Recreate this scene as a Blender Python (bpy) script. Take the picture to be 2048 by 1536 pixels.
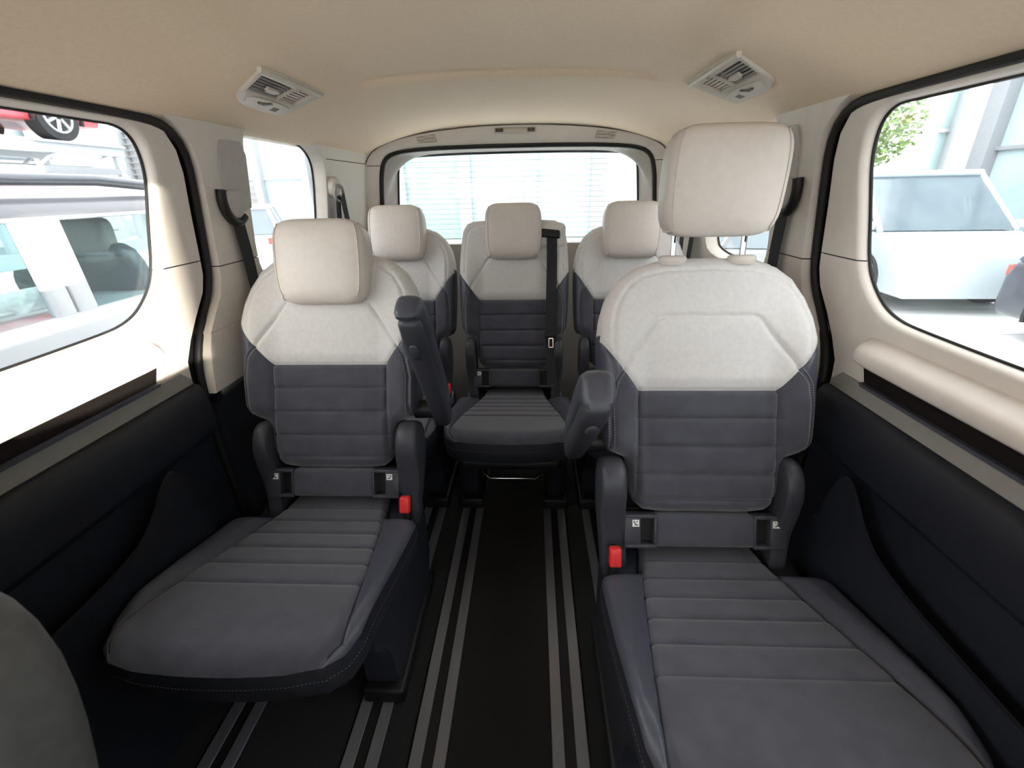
import bpy, bmesh, math, random
import numpy as np
from mathutils import Vector, Matrix

for o in list(bpy.data.objects):
    bpy.data.objects.remove(o)
scene = bpy.context.scene
COL = scene.collection
random.seed(4)

# ------------------------------------------------------------------ camera
F_PX, PITCH, YAW, ROLL = 910.0, .407, .048, -.02
CAM = Vector((.079, 0, 1.252))
_c, _s = math.cos(YAW), math.sin(YAW)
FWD = Vector((-_s * math.cos(PITCH), _c * math.cos(PITCH), -math.sin(PITCH)))
_rt = Vector((_c, _s, 0)); _up = _rt.cross(FWD)
RGT = _rt * math.cos(ROLL) + _up * math.sin(ROLL)
UPV = _up * math.cos(ROLL) - _rt * math.sin(ROLL)
cd = bpy.data.cameras.new('camera'); cam = bpy.data.objects.new('camera', cd); COL.objects.link(cam)
M = Matrix((RGT, UPV, -FWD)).transposed().to_4x4(); M.translation = CAM
cam.matrix_world = M
cd.sensor_width = 36; cd.lens = F_PX / 2048 * 36; cd.clip_start = .02; cd.clip_end = 300
cd.dof.use_dof = True; cd.dof.focus_distance = 1.4; cd.dof.aperture_fstop = 5.0
scene.camera = cam

# ------------------------------------------------------------------ sky, sun, exposure
world = bpy.data.worlds.new('sky'); scene.world = world; world.use_nodes = True
bg = world.node_tree.nodes['Background']
bg.inputs[0].default_value = (.93, .97, 1, 1); bg.inputs[1].default_value = 3.7
sd = bpy.data.lights.new('sun', 'SUN'); sd.energy = 13; sd.angle = .009; sd.color = (1, .93, .82)
sun = bpy.data.objects.new('sun', sd); COL.objects.link(sun)
SUN_D = Vector((-.74, .70, -.060)).normalized()
sun.rotation_euler = SUN_D.to_track_quat('-Z', 'Y').to_euler()
vs = scene.view_settings
vs.view_transform = 'Standard'; vs.look = 'None'; vs.exposure = .58; vs.gamma = 1; vs.use_curve_mapping = False

# ------------------------------------------------------------------ helpers
def tag(o, label=None, cat=None, group=None, kind=None):
    if label: o['label'] = label
    if cat: o['category'] = cat
    if group: o['group'] = group
    if kind: o['kind'] = kind
    return o

def empty(name, loc=(0, 0, 0), parent=None):
    o = bpy.data.objects.new(name, None); COL.objects.link(o); o.location = loc
    if parent: o.parent = parent
    return o

def build(name, bm, mat, parent=None, smooth=40, fn=None, recalc=True):
    """link a bmesh as one mesh object; fn maps local coordinates; smooth = sharp angle in degrees or None"""
    if fn:
        for v in bm.verts: v.co = Vector(fn(*v.co))
    if recalc: bmesh.ops.recalc_face_normals(bm, faces=bm.faces)
    me = bpy.data.meshes.new(name); bm.to_mesh(me); bm.free()
    for m in (mat if isinstance(mat, (list, tuple)) else [mat]): me.materials.append(m)
    if smooth is not None:
        me.polygons.foreach_set('use_smooth', [True] * len(me.polygons))
        me.set_sharp_from_angle(angle=math.radians(smooth))
    o = bpy.data.objects.new(name, me); COL.objects.link(o)
    if parent: o.parent = parent
    return o

def rbox(c, size, r=.0, seg=3, rot=None, bm=None):
    bm = bm or bmesh.new()
    n0 = len(bm.verts)
    t = bmesh.new()
    bmesh.ops.create_cube(t, size=1)
    for v in t.verts: v.co = Vector((v.co.x * size[0], v.co.y * size[1], v.co.z * size[2]))
    r = min(r, min(size) * .49)
    if r > 0:
        bmesh.ops.bevel(t, geom=t.edges[:], offset=r, segments=seg, profile=.5, affect='EDGES')
    mt = Matrix.Translation(c) @ (rot.to_4x4() if rot else Matrix.Identity(4))
    join(bm, t, mt); return bm

def join(bm, other, mt=None):
    mp = {}
    for v in other.verts: mp[v] = bm.verts.new((mt @ v.co) if mt else v.co)
    for f in other.faces:
        try:
            nf = bm.faces.new([mp[v] for v in f.verts]); nf.material_index = f.material_index
        except ValueError: pass
    other.free()
    return bm

def tube(pts, r, n=8, bm=None, closed=False, flat=1.0, updir=None, cap=True):
    """tube along 3-D points; r number or list; flat squashes along the second normal"""
    bm = bm or bmesh.new()
    P = [Vector(p) for p in pts]; N = len(P); rings = []
    nrm = None
    for i, p in enumerate(P):
        if closed: t = (P[(i + 1) % N] - P[i - 1])
        else: t = P[min(i + 1, N - 1)] - P[max(i - 1, 0)]
        t.normalize()
        if updir is not None: nrm = Vector(updir)
        elif nrm is None:
            nrm = Vector((0, 0, 1)) if abs(t.z) < .9 else Vector((1, 0, 0))
        nrm = (nrm - t * nrm.dot(t))
        if nrm.length < 1e-5: nrm = t.orthogonal()
        nrm.normalize(); b = t.cross(nrm)
        rr = r[i] if isinstance(r, (list, tuple)) else r
        rings.append([bm.verts.new(p + (nrm * math.cos(a) * rr + b * math.sin(a) * rr * flat)) for a in [2 * math.pi * k / n for k in range(n)]])
    for i in range(N if closed else N - 1):
        A, B = rings[i], rings[(i + 1) % N]
        for k in range(n): bm.faces.new((A[k], A[(k + 1) % n], B[(k + 1) % n], B[k]))
    if cap and not closed:
        bm.faces.new(rings[0][::-1]); bm.faces.new(rings[-1])
    return bm

def loft(loops, closed=True, caps=(True, True), bm=None):
    bm = bm or bmesh.new()
    R = [[bm.verts.new(p) for p in L] for L in loops]
    for A, B in zip(R, R[1:]):
        n = len(A)
        for k in range(n if closed else n - 1):
            bm.faces.new((A[k], A[(k + 1) % n], B[(k + 1) % n], B[k]))
    if closed and caps[0]: bm.faces.new(R[0][::-1])
    if closed and caps[1]: bm.faces.new(R[-1])
    return bm

def prism(poly, d0, d1, axis='x', r=0, seg=2, bm=None):
    """extrude a 2-D polygon between d0 and d1 along an axis; poly gives the other two coordinates in order"""
    def P(a, b, d):
        return {'x': (d, a, b), 'y': (a, d, b), 'z': (a, b, d)}[axis]
    t = loft([[P(a, b, d0) for a, b in poly], [P(a, b, d1) for a, b in poly]])
    if r:
        bmesh.ops.recalc_face_normals(t, faces=t.faces)
        ed = [e for e in t.edges if len(e.link_faces) == 2 and any(len(f.verts) == len(poly) for f in e.link_faces)]
        bmesh.ops.bevel(t, geom=ed, offset=r, segments=seg, profile=.5, affect='EDGES', clamp_overlap=True)
    if bm is None: return t
    return join(bm, t)

def sst(a, b, x):
    t = np.clip((np.asarray(x, float) - a) / (b - a), 0, 1); return t * t * (3 - 2 * t)

def resample(poly, n, closed=False):
    P = np.array(poly, float)
    if closed: P = np.vstack([P, P[:1]])
    d = np.r_[0, np.cumsum(np.linalg.norm(np.diff(P, axis=0), axis=1))]
    t = np.linspace(0, d[-1], n + (1 if closed else 0))
    Q = np.stack([np.interp(t, d, P[:, k]) for k in range(P.shape[1])], 1)
    return Q[:-1] if closed else Q

def chaikin(poly, it=2, closed=False):
    P = [np.array(p, float) for p in poly]
    for _ in range(it):
        Q = [] if closed else [P[0]]
        m = len(P) if closed else len(P) - 1
        for i in range(m):
            a, b = P[i], P[(i + 1) % len(P)]
            Q += [a * .75 + b * .25, a * .25 + b * .75]
        if not closed: Q.append(P[-1])
        P = Q
    return np.array(P)

def dist_poly(X, Yv, poly):
    """distance of points to a polyline (numpy)"""
    P = np.array(poly, float); best = np.full(X.shape, 1e9)
    for a, b in zip(P, P[1:]):
        d = b - a; L = d @ d + 1e-12
        t = np.clip(((X - a[0]) * d[0] + (Yv - a[1]) * d[1]) / L, 0, 1)
        best = np.minimum(best, np.hypot(X - a[0] - t * d[0], Yv - a[1] - t * d[1]))
    return best

def polar_loop(poly, centre, angles):
    """star-shaped polygon sampled at given angles about a centre"""
    P = np.array(poly, float) - np.array(centre); out = []
    Q = np.vstack([P, P[:1]])
    for a in angles:
        d = np.array([math.cos(a), math.sin(a)]); best = None
        for p, q in zip(Q, Q[1:]):
            e = q - p; det = d[0] * (-e[1]) + d[1] * e[0]
            if abs(det) < 1e-12: continue
            t = (p[0] * (-e[1]) + p[1] * e[0]) / det; s = (d[0] * p[1] - d[1] * p[0]) / det
            if t > 0 and -1e-6 <= s <= 1 + 1e-6 and (best is None or t > best): best = t
        out.append(d * best + np.array(centre))
    return out

def loop_angles(polys, centre, n=120):
    A = set(np.round(np.linspace(-math.pi, math.pi, n, endpoint=False), 4).tolist())
    for poly in polys:
        for p in poly: A.add(round(math.atan2(p[1] - centre[1], p[0] - centre[0]), 4))
    A = sorted(A); out = [A[0]]
    for a in A[1:]:
        if a - out[-1] > .0015: out.append(a)
    return out

# ------------------------------------------------------------------ materials
def mat(name, col, rough=.6, col2=None, scale=40, bump=0, bscale=400, metal=0, spec=.4, sheen=0, coat=0, stretch=None, mixlo=.35, mixhi=.65):
    m = bpy.data.materials.new(name); m.use_nodes = True
    nt = m.node_tree; b = nt.nodes['Principled BSDF']
    b.inputs['Base Color'].default_value = (*col, 1); b.inputs['Roughness'].default_value = rough
    b.inputs['Metallic'].default_value = metal; b.inputs['Specular IOR Level'].default_value = spec
    if sheen:
        b.inputs['Sheen Weight'].default_value = sheen; b.inputs['Sheen Roughness'].default_value = .5
    if coat: b.inputs['Coat Weight'].default_value = coat
    tc = nt.nodes.new('ShaderNodeTexCoord')
    src = tc.outputs['Object']
    if stretch:
        mp = nt.nodes.new('ShaderNodeMapping'); mp.inputs['Scale'].default_value = stretch
        nt.links.new(src, mp.inputs[0]); src = mp.outputs[0]
    if col2 is None: col2 = tuple(c * .9 for c in col)
    n = nt.nodes.new('ShaderNodeTexNoise'); n.inputs['Scale'].default_value = scale; n.inputs['Detail'].default_value = 3
    nt.links.new(src, n.inputs['Vector'])
    cr = nt.nodes.new('ShaderNodeValToRGB')
    cr.color_ramp.elements[0].position = mixlo; cr.color_ramp.elements[1].position = mixhi
    cr.color_ramp.elements[0].color = (*col, 1); cr.color_ramp.elements[1].color = (*col2, 1)
    nt.links.new(n.outputs['Fac'], cr.inputs[0]); nt.links.new(cr.outputs[0], b.inputs['Base Color'])
    if bump:
        n2 = nt.nodes.new('ShaderNodeTexNoise'); n2.inputs['Scale'].default_value = bscale
        nt.links.new(src, n2.inputs['Vector'])
        bp = nt.nodes.new('ShaderNodeBump'); bp.inputs['Strength'].default_value = bump; bp.inputs['Distance'].default_value = .002
        nt.links.new(n2.outputs['Fac'], bp.inputs['Height']); nt.links.new(bp.outputs[0], b.inputs['Normal'])
    return m

def glass(name, tint=(.975, .98, .98), refl=.06):
    m = bpy.data.materials.new(name); m.use_nodes = True; nt = m.node_tree
    nt.nodes.remove(nt.nodes['Principled BSDF']); out = nt.nodes['Material Output']
    tr = nt.nodes.new('ShaderNodeBsdfTransparent'); tr.inputs[0].default_value = (*tint, 1)
    gl = nt.nodes.new('ShaderNodeBsdfGlossy'); gl.inputs['Roughness'].default_value = .02
    gl.inputs[0].default_value = (.9, .95, .95, 1)
    lw = nt.nodes.new('ShaderNodeLayerWeight'); pw = nt.nodes.new('ShaderNodeMath'); pw.operation = 'POWER'; pw.inputs[1].default_value = 4
    nt.links.new(lw.outputs['Facing'], pw.inputs[0])
    fr = nt.nodes.new('ShaderNodeMath'); fr.operation = 'MULTIPLY_ADD'; fr.inputs[1].default_value = .5; fr.inputs[2].default_value = refl * .5
    nt.links.new(pw.outputs[0], fr.inputs[0])
    mx = nt.nodes.new('ShaderNodeMixShader')
    nt.links.new(fr.outputs[0], mx.inputs[0]); nt.links.new(tr.outputs[0], mx.inputs[1]); nt.links.new(gl.outputs[0], mx.inputs[2])
    nt.links.new(mx.outputs[0], out.inputs[0]); return m

BEIGE = mat('beige_trim', (.70, .64, .575), .5, (.67, .61, .55), 30, .05, 900)
HEADL = mat('headliner', (.83, .655, .475), .85, (.79, .62, .445), 120, .15, 1200, sheen=.1)
GREYT = mat('grey_trim', (.50, .47, .44), .6, (.47, .44, .41), 40, .05, 900)
BANDM = mat('grey_band_plastic', (.30, .28, .26), .6, (.28, .26, .24), 40)
NAVY = mat('dark_door_plastic', (.013, .0145, .022), .5, (.011, .0125, .019), 60, .1, 900)
BLACK = mat('black_plastic', (.007, .007, .008), .5, (.005, .005, .006), 60, .05, 700)
RUBBER = mat('black_rubber', (.008, .008, .008), .6)
WOOD = mat('dark_wood_trim', (.010, .0068, .0055), .65, (.005, .0035, .003), 14, .05, 200, stretch=(1, .12, 3), spec=.2)
CARPET = mat('black_carpet', (.0045, .0045, .005), .95, (.008, .008, .0085), 260, .5, 900, sheen=.1)
ALU = mat('rail_aluminium', (.25, .25, .27), .42, (.22, .22, .24), 25, .05, 300, metal=.55, stretch=(1, .1, 1))
CHROME = mat('chrome', (.8, .8, .8), .12, (.78, .78, .78), 10, metal=1)
LIGHTF = mat('light_grey_fabric', (.62, .60, .58), .85, (.58, .56, .54), 90, .2, 1500, sheen=.25)
LEATH = mat('stone_leatherette', (.62, .555, .50), .42, (.59, .53, .475), 60, .08, 700)
SUEDE = mat('charcoal_suede', (.060, .060, .078), .9, (.046, .046, .061), 22, .25, 1400, sheen=.35)
DLEATH = mat('charcoal_leatherette', (.066, .069, .090), .40, (.058, .061, .080), 60, .08, 800)
SEATPL = mat('seat_grey_plastic', (.045, .046, .056), .45, (.040, .041, .050), 60, .08, 900)
SHELL = mat('seat_shell_plastic', (.30, .28, .26), .55, (.27, .255, .24), 50, .05, 700)
SKIRT = mat('black_leatherette', (.020, .021, .027), .5, (.016, .017, .022), 60, .08, 800)
THREAD = mat('pale_thread', (.45, .44, .43), .8)
RED = mat('red_button', (.72, .035, .03), .35, (.66, .03, .03), 30)
WHITE = mat('white_label', (.8, .8, .8), .5)
WEB = mat('black_webbing', (.02, .021, .026), .8, (.014, .015, .018), 300, .3, 1500)
GLASS = glass('window_glass'); GLASSR = glass('rear_window_glass', (.95, .98, .975))
VENTW = mat('vent_plastic', (.62, .56, .49), .5, (.6, .54, .47), 40)
LENS = mat('lamp_lens', (.62, .58, .5), .25)
INK = mat('dark_print', (.10, .085, .07), .6)

# ------------------------------------------------------------------ wall profile
def wx(z, x0=.83, k=.16): return x0 - k * max(0, z - .95)
def wq(z): return wx(z, .80, .13)

# ------------------------------------------------------------------ floor and rails
fl = build('floor', rbox((0, .75, -.02), (1.72, 3.7, .04)), CARPET, None, None); tag(fl, 'black carpeted van floor with aluminium seat rails', kind='structure')
GA = .34
for sx in (-.5, 0, .5):
    for g in (-1, 1):
        x = sx + g * GA / 2
        rail = build('floor_rail', rbox((x, .72, .002), (.088, 3.3, .004)), BLACK, fl, None)
        for dx in (-.0285, .0285):
            build('rail_strip', rbox((x + dx, .72, .006), (.030, 3.3, .006), .0012, 1), ALU, rail, None)
        build('rail_groove', rbox((x, .72, .0042), (.024, 3.3, .0015)), RUBBER, rail, None)

# ------------------------------------------------------------------ ceiling
def ceil_z(x, y):
    r = min(abs(x), .757) / .757
    z = 1.41 + .12 * (1 - r ** 3)
    z += .014 * float(sst(.46, .36, abs(x))) * float(sst(1.472, 1.448, y))
    return z
xs = np.r_[-.83, -.79, -.757, np.linspace(-.74, .74, 121), .757, .79, .83]
ys = np.r_[np.linspace(-1.35, 1.06, 36), np.linspace(1.075, 1.54, 46), np.linspace(1.57, 2.5, 28)]
VENT_OUT = chaikin([(.0, .0), (.31, .0), (.322, .004), (.345, .08), (.368, .160), (.355, .166), (.25, .166), (.155, .160), (.10, .135), (.06, .075), (.02, .02)], 2, True)
VENT_HOLE = np.array([.205, .064]) + (VENT_OUT - np.array([.205, .064])) * .93
def inside(poly, x, y):
    c = False
    for i in range(len(poly)):
        (x1, y1), (x2, y2) = poly[i - 1], poly[i]
        if (y1 > y) != (y2 > y) and x < (x2 - x1) * (y - y1) / (y2 - y1) + x1: c = not c
    return c
bm = bmesh.new()
G = []
for y in ys:
    row = []
    for x in xs:
        z = ceil_z(x, y)
        if abs(x) > .757: z = 1.412
        row.append(bm.verts.new((x, y, z)))
    G.append(row)
for a, b in zip(G, G[1:]):
    for k in range(len(xs) - 1):
        q = (a[k], a[k + 1], b[k + 1], b[k])
        if 1.05 < a[k].co.y < 1.55 and .45 < abs(a[k].co.x) < .70 and all(inside(VENT_HOLE, v.co.y - 1.118, (abs(v.co.x) - .487) / .956) for v in q): continue
        bm.faces.new(q)
ceil = build('ceiling', bm, HEADL, None, 180); tag(ceil, 'beige fabric headliner with a shallow step across it', kind='structure')
rf = build('roof_skin', rbox((0, .58, 1.60), (1.72, 3.9, .05), .02), BEIGE, ceil)

# ------------------------------------------------------------------ sliding doors
WIN = chaikin([(-.02, 1.388), (.96, 1.388), (1.07, 1.388), (1.105, 1.31), (1.085, 1.19), (1.072, 1.085), (1.045, 1.035), (.985, .985), (.88, .975), (-.02, .975), (-.07, 1.02), (-.07, 1.34)], 3, True)
WINC = (.5, 1.18)
def offset(poly, d):
    P = np.array(poly); n = len(P); out = []
    A = .5 * sum(P[i - 1][0] * P[i][1] - P[i][0] * P[i - 1][1] for i in range(n)); sg = 1 if A > 0 else -1
    for i in range(n):
        t = P[(i + 1) % n] - P[i - 1]; t = t / (np.linalg.norm(t) + 1e-9)
        out.append(P[i] + np.array([t[1], -t[0]]) * d * sg)
    return np.array(out)
DOOR_REAR = [(1.02, 1.402), (1.10, 1.399), (1.15, 1.385), (1.18, 1.35), (1.195, 1.30), (1.203, 1.20), (1.215, 1.09), (1.218, 1.05), (1.208, 1.005), (1.175, .955), (1.125, .895), (1.092, .845), (1.085, .785)]
DOOR_OUT = [(-.13, 1.402)] + DOOR_REAR + [(-.13, .785)]
SEAL = [(-.15, 1.409), (.9, 1.409), (1.08, 1.408), (1.16, 1.398), (1.205, 1.36), (1.222, 1.31), (1.232, 1.20), (1.242, 1.09), (1.243, 1.04), (1.225, .98), (1.175, .915), (1.135, .85), (1.118, .78), (1.115, .60), (1.125, .40), (1.14, .2), (1.15, .02)]

def ring_panel(outer, inner, centre, xfn, side, nr=6, push=0.0):
    ang = loop_angles([outer, inner], centre)
    O = polar_loop(outer, centre, ang); I = polar_loop(inner, centre, ang)
    bm = bmesh.new(); R = []
    for k in range(nr + 1):
        f = k / nr
        R.append([bm.verts.new((side * (xfn(o[1] * f + i[1] * (1 - f)) + push), o[0] * f + i[0] * (1 - f), o[1] * f + i[1] * (1 - f))) for o, i in zip(O, I)])
    n = len(ang)
    for A, B in zip(R, R[1:]):
        for k in range(n): bm.faces.new((A[k], A[(k + 1) % n], B[(k + 1) % n], B[k]))
    return bm, R

def sliding_door(side, name, label):
    root = empty(name, (side * .83, .5, 0)); tag(root, label, kind='structure')
    L = Vector((side * .83, .5, 0))
    loc = lambda x, y, z: (x - L.x, y - L.y, z)
    # beige upper panel around the window, rounded lip towards the glass
    inner = offset(WIN, .013); inner[:, 1] = np.minimum(inner[:, 1], 1.3955)
    bm, R = ring_panel(DOOR_OUT, inner, WINC, lambda z: wx(z), side)
    n = len(R[0])
    # lip rings
    prev = R[0]; ic = [v.co.copy() for v in prev]
    ang = loop_angles([DOOR_OUT, inner], WINC); gl = polar_loop(WIN, WINC, ang)
    for f, dx in ((.35, .003), (.7, .010), (1.0, .024)):
        ring = []
        for c, g in zip(ic, gl):
            y = c.y * (1 - f) + g[0] * f; z = c.z * (1 - f) + g[1] * f
            ring.append(bm.verts.new((side * (wx(z) + dx), y, z)))
        for k in range(n): bm.faces.new((ring[k], ring[(k + 1) % n], prev[(k + 1) % n], prev[k]))
        prev = ring
    # outer flange turned outwards
    prev = R[-1]
    ring = [bm.verts.new((v.co.x + side * .05, v.co.y, v.co.z)) for v in prev]
    for k in range(n): bm.faces.new((ring[k], ring[(k + 1) % n], prev[(k + 1) % n], prev[k]))
    # joint between upper frame and door panel
    for zc in (1.0862, 1.0892):
        bmesh.ops.bisect_plane(bm, geom=bm.verts[:] + bm.edges[:] + bm.faces[:], plane_co=(0, 0, zc), plane_no=(0, 0, 1), dist=1e-5)
    dele = [f for f in bm.faces if 1.0862 < f.calc_center_median().z < 1.0892]
    bmesh.ops.delete(bm, geom=dele, context='FACES')
    lo = bm.copy()
    bmesh.ops.delete(lo, geom=[f for f in lo.faces if f.calc_center_median().z > 1.087], context='FACES')
    bmesh.ops.delete(bm, geom=[f for f in bm.faces if f.calc_center_median().z < 1.087], context='FACES')
    build('window_trim', bm, BEIGE, root, 40, loc)
    build('door_panel', lo, BEIGE, root, 40, loc)
    bm = bmesh.new()
    for y0, y1 in ((1.092, 1.21), (-.13, -.08)):
        prism([(y0, 1.083), (y1, 1.083), (y1, 1.092), (y0, 1.092)], side * (wx(1.0877) + .003), side * (wx(1.0877) + .008), 'x', bm=bm)
    build('panel_joint', bm, RUBBER, root, None, loc)
    # glass
    gw = offset(WIN, .012)
    bm = loft([[(side * (wx(z) + .024), y, z) for y, z in gw], [(side * (wx(z) + .029), y, z) for y, z in gw]])
    build('window_pane', bm, GLASS, root, None, loc)
    pts = [(side * (wx(z) + .022), y, z) for y, z in WIN]
    build('window_seal', tube(pts, .0035, 6, closed=True), RUBBER, root, 60, loc)
    # armrest ledge, closes in a rounded end
    secs = []
    for y, k in ((-.12, 1), (.3, 1), (.6, 1), (.8, 1), (.92, 1), (.96, .97), (.985, .86), (1.0, .62), (1.006, .2)):
        x0 = .832; d = .046 * k
        prof = [(x0, .940), (x0 - d * .12, .936), (x0 - d * .70, .921), (x0 - d * .88, .915), (x0 - d * .98, .907), (x0 - d, .898), (x0 - d * .97, .888), (x0 - d * .90, .883), (x0, .880)]
        secs.append([(side * a, y, .905 + (b - .905) * (.55 + .45 * k)) for a, b in prof])
    build('armrest_ledge', loft(secs), BEIGE, root, 60, loc)
    # wood strip in the recess under it and its thin trim line, both ending in a slant
    bm = prism([(-.12, .836), (.968, .836), (.990, .884), (-.12, .884)], side * .822, side * .836, 'x')
    build('wood_strip', bm, WOOD, root, None, loc)
    bm = prism([(-.12, .829), (.965, .829), (.972, .8365), (-.12, .8365)], side * .812, side * .834, 'x')
    build('trim_line', bm, DLEATH, root, None, loc)
    bm = prism([(-.12, .786), (1.083, .786), (1.083, .80), (1.05, .8285), (-.12, .8285)], side * .8255, side * .836, 'x', .0015, 1)
    build('lower_band', bm, BANDM, root, 40, loc)
    # dark lower door with soft bulge, crease and map pocket
    secs = []
    rear = [(.785, 1.087), (.75, 1.088), (.62, 1.087), (.60, 1.087), (.45, 1.092), (.25, 1.11), (.03, 1.125)]
    prof = [(.828, .786), (.815, .781), (.806, .768), (.799, .72), (.797, .672), (.800, .652), (.812, .640), (.824, .625), (.826, .50), (.826, .30), (.826, .03)]
    for f in np.linspace(0, 1, 8):
        sec = []
        for x, z in prof:
            ye = np.interp(-z, [-q[0] for q in rear], [q[1] for q in rear]); y = -.13 + (ye + .13) * f
            sec.append((side * x, y, z))
        secs.append(sec)
    bm = loft(secs, closed=False)
    # rear return edge
    build('lower_panel', bm, NAVY, root, 35, loc)
    # pocket bin standing off the panel, front wall with a raised rear end
    pk = chaikin([(-.12, .03), (-.12, .535), (.55, .53), (.72, .542), (.785, .578), (.83, .628), (.868, .655), (.888, .64), (.925, .50), (.955, .03)], 2)
    secs = []
    bm = loft([[(side * .770, y, z) for y, z in pk], [(side * .779, y, z) for y, z in pk]])
    build('door_pocket', bm, NAVY, root, 35, loc)
    bm = rbox((side * .80, .93, .25), (.055, .012, .5), .004); build('pocket_end', bm, NAVY, root, 35, loc)
    sl = resample(chaikin(SEAL, 2), 90)
    bm = bmesh.new(); ra = []
    for i, (y, z) in enumerate(sl):
        t = sl[min(i + 1, len(sl) - 1)] - sl[max(i - 1, 0)]; t = t / np.linalg.norm(t); q = np.array([-t[1], t[0]]) * (.010 if z > 1.375 else .026)
        ra.append([(side * (wx(z) + .016), y - q[0], z - q[1]), (side * (wx(z) + .016), y + q[0], z + q[1]), (side * (wx(z) + .020), y + q[0], z + q[1]), (side * (wx(z) + .020), y - q[0], z - q[1])])
    build('seal_channel', loft(ra, True, (True, True), bm), RUBBER, root, None, loc)
    bm = tube([(side * (wx(z) + .002), y, z) for y, z in sl], .0105, 8, flat=1.0)
    build('door_seal', bm, RUBBER, root, 60, loc)
    bm = prism([(-.13, 0), (1.2, 0), (1.2, .78), (-.13, .78)], side * .845, side * .87, 'x'); build('outer_skin', bm, NAVY, root, None, loc)
    return root

sliding_door(-1, 'door_1', 'beige and black sliding door with sunlit window frame, left of the cabin')
sliding_door(1, 'door_2', 'beige and black sliding door with shaded window frame, right of the cabin')

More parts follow.
